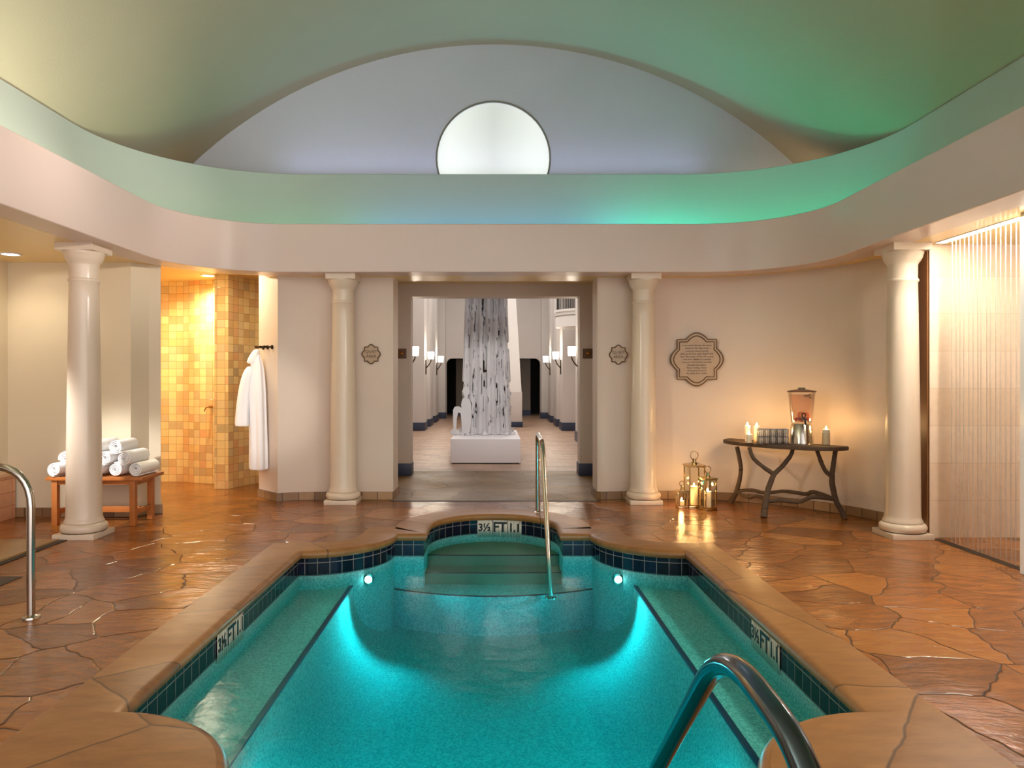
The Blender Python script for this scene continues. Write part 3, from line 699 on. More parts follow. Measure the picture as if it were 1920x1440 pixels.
# sculpture: pierced sheets of dripping strands on a white plinth
t = thing('plinth', 'low white rectangular plinth under the dripping white sculpture', 'plinth', (-.135, 13.0, 0))
mb = MB(); mb.box(-.61, 0, .02, .61, 2.4, .436); mb.build('block', M['plinth'], t, bevel=.006)
mb = MB(); mb.box(-.58, .03, 0, .58, 2.37, .02); mb.build('shadow_gap', M['dark'], t)
sc = thing('drip_sculpture', 'tall white sculpture of dripping strands and slits standing on the white plinth in the hall', 'sculpture', (-.135, 14.1, .442))
def drip_sheet(seed, y, half_b, half_t, thick, dens):
    rnd = random.Random(seed); NX, NZ, H = 74, 118, 3.0
    keep = [[True]*NX for _ in range(NZ)]
    rnd = random.Random(77)
    for _ in range(int(190*dens)):
        i = rnd.randrange(2, NX-2); j = int(NZ*rnd.random()**1.0); L = rnd.choice((3, 4, 5, 6, 8, 11, 16)); wide = rnd.random() < .6
        for k in range(L):
            if 4 < j+k < NZ: keep[j+k][i] = False
            if wide and 0 < k < L-1 and 4 < j+k < NZ: keep[j+k][i+1] = False
    for j in range(3, NZ):                       # ragged silhouettes at the edges
        e = 1+int(2.2*abs(math.sin(j*.31+seed))+1.5*rnd.random())*(j < 40)
        for i in range(e): keep[j][i] = False; keep[j][NX-1-i] = False
    jit = [[(rnd.uniform(-.3, .3), rnd.uniform(-.35, .35)) for _ in range(NX+1)] for _ in range(NZ+1)]
    def pt(i, j):
        z = H*j/NZ; hw = half_t+(half_b-half_t)*max(0, 1-z/2.6)**1.3
        dx, dz = jit[j][i]; 
        if i in (0, NX): dx = 0
        if j == 0: dz = 0
        return (hw*(2*(i+dx*.6)/NX-1), y+.03*math.sin(i*.5+seed)+.02*math.sin(j*.2), H*(j+dz)/NZ)
    mb = MB(); idx = {}; vs = []; fs = []
    for j in range(NZ):
        for i in range(NX):
            if keep[j][i]:
                f = []
                for (a, b) in ((i, j), (i+1, j), (i+1, j+1), (i, j+1)):
                    if (a, b) not in idx: idx[(a, b)] = len(vs); vs.append(pt(a, b))
                    f.append(idx[(a, b)])
                fs.append(tuple(f))
    mb.add(vs, fs); return mb.build('pierced_sheet', M['cutout'], sc, solid=thick, smooth=False)
mb = MB(); mb.box(-.36, .14, .02, .36, .22, 3.0); mb.build('slit_shade', simple('slit_shade_brown', (96, 74, 56), .8, noise=.4, nscale=5), sc)  # dark sheet added for the shade inside the slits
drip_sheet(3, 0.0, .50, .40, .03, 1.0)
drip_sheet(8, .07, .49, .39, .03, 1.0)
drip_sheet(13, .75, .54, .42, .03, 1.1)
# seated cut-out shape at the lower left of the sculpture
fig = [(-.64, 0), (-.50, 0), (-.49, .05), (-.54, .10), (-.53, .30), (-.50, .42), (-.46, .40), (-.44, .22), (-.43, .02), (-.30, .0), (-.27, .14), (-.25, .34),
       (-.26, .56), (-.29, .65), (-.33, .69), (-.33, .73), (-.295, .77), (-.29, .83), (-.32, .88), (-.365, .895), (-.41, .87), (-.425, .81), (-.40, .75), (-.385, .70),
       (-.43, .65), (-.45, .56), (-.44, .50), (-.50, .53), (-.57, .52), (-.60, .46), (-.60, .26), (-.59, .12), (-.66, .06)]
mb = MB(); n = len(fig)
mb.add([(x-.02, -.12, z) for x, z in fig]+[(x-.02, -.06, z) for x, z in fig],
       [tuple(range(n)), tuple(range(2*n-1, n-1, -1))]+[(i, n+i, n+(i+1) % n, (i+1) % n) for i in range(n)])
mb.build('seated_outline', M['cutout'], sc)
mb = MB(); rnd = random.Random(4)
for k in range(60):
    x = rnd.uniform(-.5, .5); y = rnd.uniform(-.25, .9); h = rnd.uniform(.02, .06); mb.lathe([(h*1.3, 0), (h, h*.5), (h*.3, h)], 8, (x, y, 0))
tag(mb.build('splash', M['cutout'], sc), kind='stuff')

# ------------------------------------------------------------ columns
def column(x, y, label):
    t = thing('column', label, 'column', (x, y, 0), 0, 'columns carrying the ring beam')
    mb = MB(); mb.box(-.19, -.19, 0, .19, .19, .05); mb.build('plinth', M['column'], t, bevel=.004)
    mb = MB()
    prof = [(.10, .05), (.185, .05)]+[(.165+.038*math.cos(a), .092+.042*math.sin(a)) for a in [-PI/2+PI*k/10 for k in range(11)]]
    prof += [(.172, .14), (.172, .15), (.160, .17), (.154, .20)]
    prof += [(.153-.026*(k/14)**1.35, .20+2.16*k/14) for k in range(1, 15)]
    prof += [(.135, 2.37), (.138, 2.38), (.135, 2.39), (.126, 2.40)]
    mb.lathe(prof, 48); mb.build('shaft', M['column'], t)
    mb = MB(); mb.lathe([(.08, 2.40), (.126, 2.40), (.127, 2.52), (.131, 2.535), (.150, 2.56), (.165, 2.59), (.172, 2.62), (.176, 2.625), (.176, 2.645), (.1, 2.645)], 48)
    mb.box(-.175, -.175, 2.645, .175, .175, 2.71); mb.build('capital', M['column'], t)
column(-3.82, 6.97, 'white column in front of the towel bench at left')
column(3.82, 6.97, 'white column beside the tan stone panel and falling water at right')
column(-1.79, 8.90, 'white column left of the hall opening, beside the round quiet sign')
column(1.79, 8.90, 'white column right of the hall opening, between small sign and large plaque')

# ------------------------------------------------------------ downlights and added fill lamps
def downlight(x, y, z, label, e, c, visible=True, size=2.4):
    t = thing('recessed_downlight', label, 'ceiling light', (x, y, z), 0, 'recessed downlights')
    mb = MB(); mb.lathe([(.075, 0), (.105, 0), (.105, -.008), (.085, -.010), (.075, -.004)], 28); mb.build('trim_ring', M['white'], t)
    mb = MB(); mb.lathe([(.01, -.004), (.076, -.004), (.076, -.001), (.01, -.001)], 28); mb.build('lens', M['bulb'], t)
    lamp('downlight_beam', 'SPOT', (x, y, z-.03), e, c, spot_size=size, spot_blend=.7, shadow_soft_size=.07)
downlight(-4.80, 7.42, ZS, 'glowing round downlight above the left end of the towel bench', 10, (1, .88, .66))
downlight(-3.84, 10.06, 2.87, 'glowing round downlight in the ceiling of the amber tiled shower', 150, (1, .86, .60), size=2.9)
lamp('shower_entry_fill', 'AREA', (-3.3, 9.15, 2.85), 11, (1, .85, .60), shape='DISK', size=.45)  # added fill with no fixture, brightening the shower entrance
spot('lintel_fill', (-.5, 11.75, 2.72), (-.3, 13.6, .9), 38, (1, .95, .92), 1.3, .7, .1)  # unseen spots added behind the lintel to light the sculpture
spot('lintel_fill', (.5, 11.75, 2.72), (.0, 13.6, .9), 24, (1, .95, .92), 1.3, .7, .1)
lamp('vestibule_fill', 'POINT', (0, 9.9, 1.5), 3.5, (1, .95, .88), shadow_soft_size=.15)  # added point lamp standing in for light bounced off the floor
spot('sculpture_fill', (.1, 12.6, 6.0), (-.13, 14.2, 1.4), 70, (.95, .97, 1.0), .7, .6, .1)  # added spot without fixture, brightening the sculpture from above

# ------------------------------------------------------------ falling water
t = thing('rain_curtain', 'thin strings of water falling from a lit ceiling slot before the tan stone panel', 'water curtain', (4.08, 5.8, 0))
rnd = random.Random(2)
for k in range(15):
    y = .03+.058*k; mb = MB()
    mb.tube([(rnd.uniform(-.004, .004), y, 2.70), (rnd.uniform(-.006, .006), y, 1.4), (rnd.uniform(-.008, .008), y+rnd.uniform(-.006, .006), .012)], [.004, .0055, .007], 8, 3)
    mb.build('water_strand', M['waterstrand'], t)
t = thing('slot_light', 'long bright linear light in the soffit over the falling water', 'ceiling light', (4.08, 6.2, ZS))
mb = MB(); mb.box(-.035, -.75, -.006, .035, .62, 0); mb.build('diffuser', M['slot'], t)
mb = MB(); mb.box(-.055, -.77, -.004, -.035, .64, .001); mb.box(.035, -.77, -.004, .055, .64, .001); mb.build('frame', M['white'], t)
lamp('slot_beam', 'AREA', (3.98, 5.92, ZS-.03), 30, (1, .91, .78), (0, -.25, 0), shape='RECTANGLE', size=.06, size_y=1.0)
t = tag(MB().box(4.02, 5.0, -.002, 4.10, 6.85, .003).build('trench_drain', M['drain']), 'narrow dark trench drain in the floor under the falling water', 'drain')

# left foreground: pale slab with dark edge, dark plate in place of a sunken pool
tag(MB().box(-5.3, 3.6, -.02, -3.93, 6.75, .022).build('stone_slab', M['slab'], bevel=.004), 'pale flat stone slab on the floor left of the front left column', 'slab')
tag(MB().box(-3.93, 3.6, -.01, -3.87, 6.80, .006).build('floor_drain', M['drain']), 'dark slot drain along the edge of the pale slab at left', 'drain')
tag(MB().box(-3.86, 4.6, -.01, -3.48, 5.52, .005).build('plunge_pool_patch', M['drain'], bevel=.003), 'dark plate standing in for a sunken pool at the left edge near the steel rail', 'dark plate')
t = thing('tiled_seat', 'low peach tiled block against the alcove wall at far left', 'seat', (-5.155, 7.5, 0))
pk = tile_mat('peach_tile', [(206, 148, 108), (222, 166, 126)], (170, 116, 80), .4, .14, .004, .4, .4)
mb = MB(); mb.strip([(0, -.35), (.085, -.35), (.085, .42)], 0, .45); mb.build('riser', pk, t)
mb = MB(); mb.box(0, -.37, .45, .10, .43, .49); mb.build('top_slab', simple('peach_slab', (222, 182, 140), .4), t, bevel=.006)

# ------------------------------------------------------------ hand rails
def rail_pts(pts, r):
    """polyline with rounded corners"""
    P = [Vector(p) for p in pts]; out = [P[0]]
    for i in range(1, len(P)-1):
        a = (P[i-1]-P[i]); b = (P[i+1]-P[i]); ra = min(r, a.length*.48, b.length*.48)
        p0 = P[i]+a.normalized()*ra; p2 = P[i]+b.normalized()*ra
        for k in range(9):
            t_ = k/8; out.append(p0*(1-t_)**2+P[i]*2*t_*(1-t_)+p2*t_*t_)
    out.append(P[-1]); return out
def flange(mb, x, y, z): mb.lathe([(.02, 0), (.055, 0), (.052, .010), (.03, .016), (.025, .02)], 28, (x, y, z)); return mb
t = thing('pool_handrail', 'slender steel handrail straddling the far pool steps in front of the hall', 'handrail', (.49, 8.22, 0))
mb = MB(); mb.tube(rail_pts([(0, 0, 0), (-.005, -.02, .88), (-.005, -.85, .84), (.03, -1.45, -.52)], .16), .024, 16); mb.build('tube', M['chrome'], t)
mb = flange(MB(), 0, 0, .0); mb.build('flange', M['chrome'], t)
mb = flange(MB(), .03, -1.45, -.52); mb.build('flange', M['chrome'], t)
t = thing('pool_handrail', 'thick steel handrail in the right foreground dipping into the near end of the pool', 'handrail', (.50, 1.12, 0))
mb = MB(); mb.tube(rail_pts([(0, -.10, 0), (0, 0.0, .85), (0, .50, .875), (0, 1.25, .18), (0, 1.62, -.335)], .2), .0245, 20); mb.build('tube', M['steel'], t)
mb = flange(MB(), 0, -.10, .0); mb.build('flange', M['steel'], t)
mb = flange(MB(), 0, 1.62, -.88); mb.tube([(0, 1.62, -.87), (0, 1.62, -.335)], .0245, 16); mb.build('lower_post', M['steel'], t)
t = thing('grab_rail', 'arched steel grab rail standing in the floor at far left', 'handrail', (-2.83, 4.57, 0))
mb = MB(); mb.tube(rail_pts([(0, 0, 0), (0, 0, .93), (-.85, 0, .93), (-.95, 0, .0)], .26), .024, 16); mb.build('tube', M['chrome'], t)
mb = flange(MB(), 0, 0, .0); mb.build('flange', M['chrome'], t)
mb = flange(MB(), -.95, 0, .022); mb.build('flange', M['chrome'], t)

# ------------------------------------------------------------ pool lights
for s, side in ((-1, 'left'), (1, 'right')):
    t = thing('pool_light', 'bright underwater pool light near the far %s ledge end' % side, 'pool light', (s*1.10, 6.585, -.30), 0, 'underwater lights')
    mb = MB(); mb.lathe([(.01, 0), (.036, 0), (.032, .016), (.01, .022)], 24); o = mb.build('lens', M['poolbulb'], t); o.rotation_euler = (PI/2, 0, 0)
    mb = MB(); mb.lathe([(.036, -.02), (.050, -.02), (.050, .008), (.036, .012)], 24); o = mb.build('bezel', M['chrome'], t); o.rotation_euler = (PI/2, 0, 0)

# ------------------------------------------------------------ depth markers set in the tile band
def depth_marker(s0, length, label, flip=False):
    """follows the pool wall from arc length s0"""
    pts = OUT+[OUT[0]]; cum = [0]
    for a, b in zip(pts[:-1], pts[1:]): cum.append(cum[-1]+math.hypot(b[0]-a[0], b[1]-a[1]))
    def on(s):
        for i in range(len(cum)-1):
            if cum[i] <= s <= cum[i+1]:
                k = (s-cum[i])/max(1e-9, cum[i+1]-cum[i]); a = Vector(pts[i]); b = Vector(pts[i+1]); d = (b-a).normalized()
                return a.lerp(b, k), Vector((-d.y, d.x))
        return Vector(pts[0]), Vector((-1, 0))
    def P(u, z, off):
        p, n_ = on(s0+length-u); q = p+n_*off; return (q.x, q.y, z)      # readable from inside the pool
    t = thing('depth_marker', label, 'depth marker', (0, 0, 0), 0, 'pool depth markers')
    z0, z1 = -.245, -.064; W = length/3
    for k in range(3):
        mb = MB(); m = 5; g = .003
        us = [k*W+g+(W-2*g)*j/m for j in range(m+1)]
        for a, b in zip(us[:-1], us[1:]): mb.add([P(a, z0, .006), P(b, z0, .006), P(b, z1, .006), P(a, z1, .006)], [(0, 1, 2, 3)])
        mb.build('marker_tile', M['marker'], t, solid=.004)
        body = ('3½', 'FT', '1.1')[k]
        def xf(co, k=k): return Vector(P(k*W+W/2+co.x, -.145+co.y*1.0, .0095+co.z))
        text_mesh(body, (.112, .150, .125)[k], M['black'], 'lettering', t, xform=xf, spacing=.95, bold=.0035)
    def xf2(co): return Vector(P(length-.018+co.x, -.085+co.y, .0095+co.z))
    text_mesh('M', .022, M['black'], 'lettering', t, xform=xf2)
pts = OUT+[OUT[0]]; cum = [0]
for a, b in zip(pts[:-1], pts[1:]): cum.append(cum[-1]+math.hypot(b[0]-a[0], b[1]-a[1]))
def s_at(x, y): 
    i = min(range(len(pts)), key=lambda i: (pts[i][0]-x)**2+(pts[i][1]-y)**2); 
    best = None
    for i in range(len(pts)-1):
        a = Vector(pts[i]); b = Vector(pts[i+1]); d = b-a
        k = max(0, min(1, (Vector((x, y))-a).dot(d)/max(1e-9, d.length_squared))); q = a+d*k; e = (q-Vector((x, y))).length
        if best is None or e < best[0]: best = (e, cum[i]+k*d.length)
    return best[1]
depth_marker(s_at(HX, 4.30), .47, 'white depth marker tile in the dark tile band on the right side of the pool')
depth_marker(s_at(-HX, 4.93), .47, 'white depth marker tile in the dark tile band on the left side of the pool')
depth_marker(s_at(0.06+.26, 8.1)-.01, .50, 'white depth marker tile in the far curved end of the pool')

# ------------------------------------------------------------ signs
def quatrefoil(h, step=.75, lobe=.40, n=10, sharp=1.0):
    """square with a flared lobe in the middle of every side; h = half size over the lobes"""
    q = h*step; top = [(-q, q)]
    for k in range(2*n+1):
        u = -1+k/n; top.append((u*lobe*h, q+(h-q)*(math.cos(u*PI/2)**.8 if abs(u) < 1 else 0)))
    out = []
    for r in range(4):
        a = -PI/2*r
        for x, y in top: out.append((x*math.cos(a)-y*math.sin(a), x*math.sin(a)+y*math.cos(a)))
    return out
def sign(name, x, y, z, rz, h, label, cat, lines, size, lead, ring_frac, lobe=.40, step=.75, asp=1.0, ringw=.012, group=None):
    t = thing(name, label, cat, (x, y, z), rz, group)
    q = [(a*asp, b) for a, b in quatrefoil(h, step, lobe)]; n = len(q)
    mb = MB(); mb.add([(a, 0, b) for a, b in q]+[(a, -.018, b) for a, b in q],
        [tuple(range(n-1, -1, -1)), tuple(range(n, 2*n))]+[(i, (i+1) % n, n+(i+1) % n, n+i) for i in range(n)]); mb.build('panel', M['plaque'], t)
    mb = MB()
    for f_ in ring_frac: mb.tube([(a*f_, -.0185, b*f_) for a, b in q+[q[0]]], ringw*.25, 6)
    mb.build('border_line', M['plaqueedge'], t)
    for i, L_ in enumerate(lines):
        zz = lead*((len(lines)-1)/2-i)
        text_mesh(L_, size, M['ink'], 'lettering', t, xform=lambda co, zz=zz: Vector((co.x, -.019-co.z, co.y+zz)))
    return t
sign('quiet_sign', -1.485, 9.095, CAM_H+50*9.09/F_PX, 0, .117, 'small tan lobed sign on the wall left of the hall opening', 'sign', ['QUIET', 'AREA'], .050, .055, (.99,), .36, .74, .95, .03, 'small lobed signs')
sign('quiet_sign', 1.525, 9.12, CAM_H+49*9.09/F_PX, 0, .117, 'small tan lobed sign on the wall right of the hall opening', 'sign', ['QUIET', 'AREA'], .050, .055, (.99,), .36, .74, .95, .03, 'small lobed signs')
sign('wall_plaque', 2.475, 9.09, CAM_H+40*9.1/F_PX, -.18, .325, 'large tan lobed plaque with eleven lines of text above the lanterns', 'plaque',
     ['In the earth this day the water', 'warms in the deep rock', 'a natural mineral spring', 'gives us its heat, calm, health and', 'rest. The power of the old source', 'runs here. Bathe in it and be',
      'renewed with ancient warmth,', 'blessed with peace', 'Those healing waters', 'are known to all of', 'the valley from within'], .0285, .034, (.99, .875), .40, .75, .96, .03)

# ------------------------------------------------------------ hook boards in the vestibule
for s, x0, x1, side in ((-1, -1.57, -1.325, 'left'), (1, 1.365, 1.62, 'right')):
    t = thing('hook_board', 'wooden peg board with a brass knob on the vestibule wall %s of the hall' % side, 'hook board', ((x0+x1)/2, 11.4, CAM_H+51*11.4/F_PX), 0, 'vestibule hook boards')
    w_ = (x1-x0)/2; mb = MB(); mb.box(-w_, -.03, -.075, w_, 0, .075); mb.build('board', M['darkwood'], t, bevel=.005)
    mb = MB(); mb.lathe([(.012, 0), (.012, .03), (.03, .045), (.034, .06), (.02, .075), (.003, .08)], 20); o = mb.build('knob', M['brass'], t, loc=(-s*.055, -.03, 0)); o.rotation_euler = (PI/2, 0, 0)

# ------------------------------------------------------------ robe on pegs
u_ = Vector((.34, -.36, 0)).normalized(); nrm = Vector((u_.y, -u_.x, 0)); nrm = nrm if nrm.y < 0 else -nrm
hk0 = Vector((-2.93, 9.33, 0)); HZ = 1.86
def wl(a, b, z): return hk0+u_*a+nrm*b+Vector((0, 0, z))
for i, a in enumerate((.13, .245, .36)):
    p = wl(a, 0, HZ)
    lab = ('bronze wall peg holding the white robe', 'middle bronze wall peg beside the hanging robe', 'bronze wall peg nearest the corner, right of the robe')[i]
    t = thing('wall_peg', lab, 'hook', p, math.atan2(nrm.y, nrm.x), 'robe pegs')
    mb = MB(); mb.tube([(0, 0, 0), (.012, 0, 0)], .026, 16); mb.build('rosette', M['bronze'], t)
    mb = MB(); mb.tube([(.01, 0, 0), (.05, 0, .0), (.10, 0, .004), (.115, 0, .006)], [.011, .009, .012, .010], 10); mb.build('peg', M['bronze'], t)
robe = thing('bathrobe', 'white terry bathrobe hanging from a peg beside the amber tiled shower', 'bathrobe', wl(.14, .09, 0), math.atan2(u_.y, u_.x))
def loft(rings, n=28, ripple=0.0, seed=0):
    mb = MB(); vs = []; fs = []
    for j, (z, cu, cn, ru, rn) in enumerate(rings):
        for k in range(n):
            a = 2*PI*k/n; w_ = 1+ripple*math.sin(a*5+seed)*min(1, j/4)+.5*ripple*math.sin(a*9+j*.4)
            vs.append((cu+ru*w_*math.cos(a), cn-rn*w_*math.sin(a), z))
    m = len(rings)
    for j in range(m-1):
        for k in range(n): fs.append((j*n+k, j*n+(k+1) % n, (j+1)*n+(k+1) % n, (j+1)*n+k))
    fs += [tuple(range(n-1, -1, -1)), tuple(range((m-1)*n, m*n))]
    mb.add(vs, fs); return mb
# local x = along wall toward the room, local y = into wall (room side is -y)
body = [(1.80, 0, 0, .03, .03), (1.74, 0, -.01, .07, .05), (1.68, .0, -.01, .10, .065), (1.55, .01, -.01, .125, .075), (1.35, .02, -.015, .14, .085),
        (1.1, .03, -.015, .145, .085), (.85, .035, -.01, .14, .085), (.6, .04, -.01, .145, .09), (.45, .04, -.01, .15, .09), (.37, .04, -.01, .152, .092), (.36, .04, -.01, .13, .075)]
loft(body, ripple=.17).build('robe_body', M['robe'], robe, sub=1)
slv = [(1.64, -.02, -.06, .05, .05), (1.55, -.03, -.10, .075, .06), (1.4, -.05, -.125, .085, .07), (1.2, -.06, -.145, .09, .075), (1.05, -.065, -.155, .095, .078), (.93, -.065, -.16, .10, .08), (.90, -.065, -.16, .102, .082), (.895, -.065, -.16, .08, .06)]
loft(slv, ripple=.11, seed=2).build('sleeve', M['robe'], robe, sub=1)
col_ = [(1.84, .0, .0, .03, .028), (1.81, -.01, -.01, .05, .045), (1.74, -.02, -.03, .075, .065), (1.67, -.03, -.04, .09, .08), (1.66, -.03, -.04, .07, .06)]
loft(col_, ripple=.08, seed=1).build('collar', M['robe'], robe, sub=1)

# ------------------------------------------------------------ bench and rolled towels
t = thing('towel_bench', 'low teak bench carrying the pile of rolled white towels', 'bench', (-3.98, 7.68, 0))
mb = MB()
mb.box(-.485, -.24, .455, .485, .245, .49); mb.build('seat', M['wood'], t, bevel=.005)
for x in (-.41, .37):
    for y in (-.19, .19):
        mb = MB(); mb.box(x-.028, y-.028, .0, x+.028, y+.028, .455); mb.build('leg', M['wood'], t, bevel=.004)
mb = MB(); mb.box(-.38, -.012, .10, .34, .012, .16); mb.build('stretcher', M['wood'], t, bevel=.003)
for x in (-.41, .37):
    mb = MB(); mb.box(x-.015, -.16, .105, x+.015, .16, .155); mb.build('side_rail', M['wood'], t, bevel=.003)
    mb = MB(); mb.box(x-.02, -.16, .40, x+.02, .16, .455); mb.build('top_rail', M['wood'], t, bevel=.003)
mb = MB(); mb.box(-.38, -.20, .41, .34, -.18, .455); mb.build('apron', M['wood'], t)
mb = MB(); mb.box(-.38, .18, .41, .34, .20, .455); mb.build('apron', M['wood'], t)
def rolled_towel():
    mb = MB(); turns = 3.4; n = 110; L = .20; th = .0075; outp = []
    for k in range(n+1):
        a = 2*PI*turns*k/n; r = .012+(.0735-.012-th)*(k/n); outp.append((a, r))
    vs = []; 
    for (a, r) in outp:
        for rr in (r-th*.86, r+th*.86):
            for y, q in ((-L, 0), (-L+.01, 1), (L-.01, 1), (L, 0)):
                r2 = rr-(0.002 if q == 0 and rr > r else (-.002 if q == 0 else 0))
                vs.append((r2*math.cos(a), y, r2*math.sin(a)))
    fs = []
    for k in range(n):
        a = k*8; b = a+8
        for i in range(3):
            fs.append((a+i, b+i, b+i+1, a+i+1)); fs.append((a+4+i, a+5+i, b+5+i, b+4+i))
        fs.append((a, a+4, b+4, b)); fs.append((a+3, b+3, b+7, a+7))
    fs.append((0, 1, 2, 3, 7, 6, 5, 4)); e = n*8; fs.append((e, e+4, e+5, e+6, e+7, e+3, e+2, e+1))
    mb.add(vs, fs)
    return mb.build('rolled_towel', M['towel'])
tw0 = rolled_towel()
ROWS = [(5, 'bottom row'), (4, 'second row'), (3, 'third row'), (2, 'top row')]
ords = ['leftmost', 'second from left', 'third from left', 'fourth from left', 'rightmost']
first = True
for r, (cnt, rn) in enumerate(ROWS[:3]):
    for i in range(cnt):
        x = -4.36+.197*(i+r*.5)+random.uniform(-.008, .008); z = .4925+.0735+r*.113; y = 7.64+random.uniform(-.02, .02)
        o = tw0 if first else tw0.copy()
        if not first: COL.objects.link(o)
        first = False
        o.location = (x, y, z); o.rotation_euler = (0, random.uniform(0, 6.28), random.uniform(-.05, .05))
        word = 'leftmost' if i == 0 else ('rightmost' if i == cnt-1 else ords[i])
        tag(o, 'rolled white towel, %s in the %s of the pile on the bench' % (word, rn), 'towel', 'rolled towels on the bench')

# ------------------------------------------------------------ rustic demilune table
TZ = .765
A = Vector((2.80, 8.90)); B = Vector((3.70, 7.80)); ch = (B-A); mid = (A+B)/2; cu = ch.normalized(); cn = Vector((-cu.y, cu.x)); cn = cn if cn.y < 0 else -cn
hl = ch.length/2
table = thing('branch_table', 'rustic half-moon console table with twisted branch legs against the curved wall', 'table', (mid.x, mid.y, 0))
def TL(v): return Vector((v.x-mid.x, v.y-mid.y, v.z))
poly = []
for k in range(29):
    a = PI*k/28; q = mid+cu*(hl*math.cos(a))+cn*(.40*math.sin(a)**.8); poly.append((q.x-mid.x, q.y-mid.y))
poly = [(x, y) for x, y in poly]
bk = [(-cu*hl-cn*.04), (cu*hl-cn*.04)]
mb = MB(); mb.prism(poly+[(bk[0].x, bk[0].y), (bk[1].x, bk[1].y)], TZ-.045, TZ); mb.build('tabletop', M['branch'], table, bevel=.015)
def branch(pts, radii, name, seed):
    r_ = random.Random(seed); mb = MB()
    P = [TL(p) for p in pts]; mb.tube(P, radii, 12, 6)
    mb.v = [tuple(Vector(v)+Vector((r_.uniform(-1, 1), r_.uniform(-1, 1), r_.uniform(-1, 1)))*.0018) for v in mb.v]
    for k in range(2):      # knots
        i = r_.randrange(1, len(P)-1) if len(P) > 2 else 0; p = P[i]; 
        mb.lathe([(.004, -.02), (radii[i]*.9, -.012), (radii[i]*1.12, 0), (radii[i]*.9, .012), (.004, .02)], 10, tuple(p))
    return mb.build(name, M['branch'], table)
def floor_pt(x, y): D = CAM_H*F_PX/(y-VPY); return at(x, y, D)
branch([at(1382, 838, 8.72), at(1389, 880, 8.74), at(1381, 921, 8.80), floor_pt(1369, 943)], [.024, .024, .026, .034], 'leg', 1)
FK = at(1451, 889, 8.06)
branch([FK, at(1441, 915, 8.02), at(1437, 935, 7.98), at(1434, 953, 7.96), floor_pt(1432, 970)], [.027, .030, .030, .034, .036], 'leg', 2)
branch([at(1405, 839, 8.20), at(1412, 858, 8.16), at(1429, 874, 8.10), FK], [.020, .022, .022, .026], 'fork_branch', 3)
branch([at(1487, 841, 8.06), at(1482, 855, 8.06), at(1466, 875, 8.06), FK], [.020, .022, .024, .026], 'fork_branch', 4)
RFK = at(1560, 893, 7.93)
branch([at(1567, 842, 7.95), at(1563, 868, 7.94), RFK, at(1561, 912, 7.92), at(1568, 940, 7.90), at(1578, 958, 7.87), floor_pt(1584, 973)], [.024, .024, .028, .030, .028, .028, .032], 'leg', 5)
branch([at(1531, 842, 7.97), at(1538, 862, 7.96), at(1547, 882, 7.94), RFK], [.020, .022, .022, .026], 'fork_branch', 6)
branch([at(1381, 921, 8.80), at(1408, 919, 8.70), at(1435, 924, 8.55), at(1470, 921, 8.40), at(1510, 926, 8.20), at(1527, 923, 8.10), at(1566, 937, 7.91)], [.018, .021, .020, .019, .022, .024, .022], 'stretcher', 7)
branch([at(1381, 922, 8.80), at(1402, 933, 8.55), at(1418, 930, 8.3), at(1437, 936, 7.98)], [.018, .016, .018, .022], 'stretcher', 8)
branch([at(1436, 940, 7.98), at(1465, 938, 8.0), at(1498, 941, 7.98), at(1524, 932, 7.95), at(1566, 936, 7.91)], [.022, .022, .021, .024, .022], 'stretcher', 9)

# ------------------------------------------------------------ candles
def flame_part(parent, z, s=1.0):
    mb = MB(); mb.lathe([(.001, 0), (.006*s, .005*s), (.0095*s, .013*s), (.008*s, .023*s), (.004*s, .033*s), (.0008, .041*s)], 16, (0, 0, z+.004))
    mb.build('flame', M['flame'], parent)
    mb = MB(); mb.tube([(0, 0, z-.004), (.001, 0, z+.008)], .0012, 6); mb.build('wick', M['wick'], parent)
def candle(x, y, z, r, h, label, e, group=None, fs=1.0):
    t = thing('pillar_candle', label, 'candle', (x, y, z), 0, group)
    mb = MB(); mb.lathe([(r*.6, 0), (r, .003), (r, h-.003), (r*.93, h), (r*.8, h-.004), (.002, h-.008)], 28); mb.build('wax', M['wax'], t)
    flame_part(t, h-.008, fs)
    lamp('candle_glow', 'POINT', (x, y, z+h+.075), e, (1, .58, .22), shadow_soft_size=.015)
    return t
def on_table(x, y, D): p = at(x, y, D); return p.x, p.y
CE = 1.6
x, y = on_table(1401.5, 830, 8.45); candle(x, y, TZ, .030, .18, 'tall lit candle at the left end of the branch table', CE, 'candles on the table')
x, y = on_table(1419, 830, 8.36); candle(x, y, TZ, .030, .18, 'tall lit candle next to the stacked glasses on the branch table', CE, 'candles on the table')
x, y = on_table(1404.5, 830, 8.24); candle(x, y, TZ, .030, .095, 'short lit candle in front of the two tall ones on the branch table', CE*.7, 'candles on the table')
x, y = on_table(1549, 832, 7.98); candle(x, y, TZ, .036, .165, 'lit candle in a glass sleeve right of the drink dispenser', CE*.85, 'candles on the table')
t = thing('candle_sleeve', 'clear glass sleeve around the candle at the right end of the table', 'candle holder', (x, y, TZ))
mb = MB(); mb.lathe([(.041, 0), (.043, .004), (.043, .13), (.0405, .13), (.0405, .006)], 28); mb.build('glass', M['pane'], t)

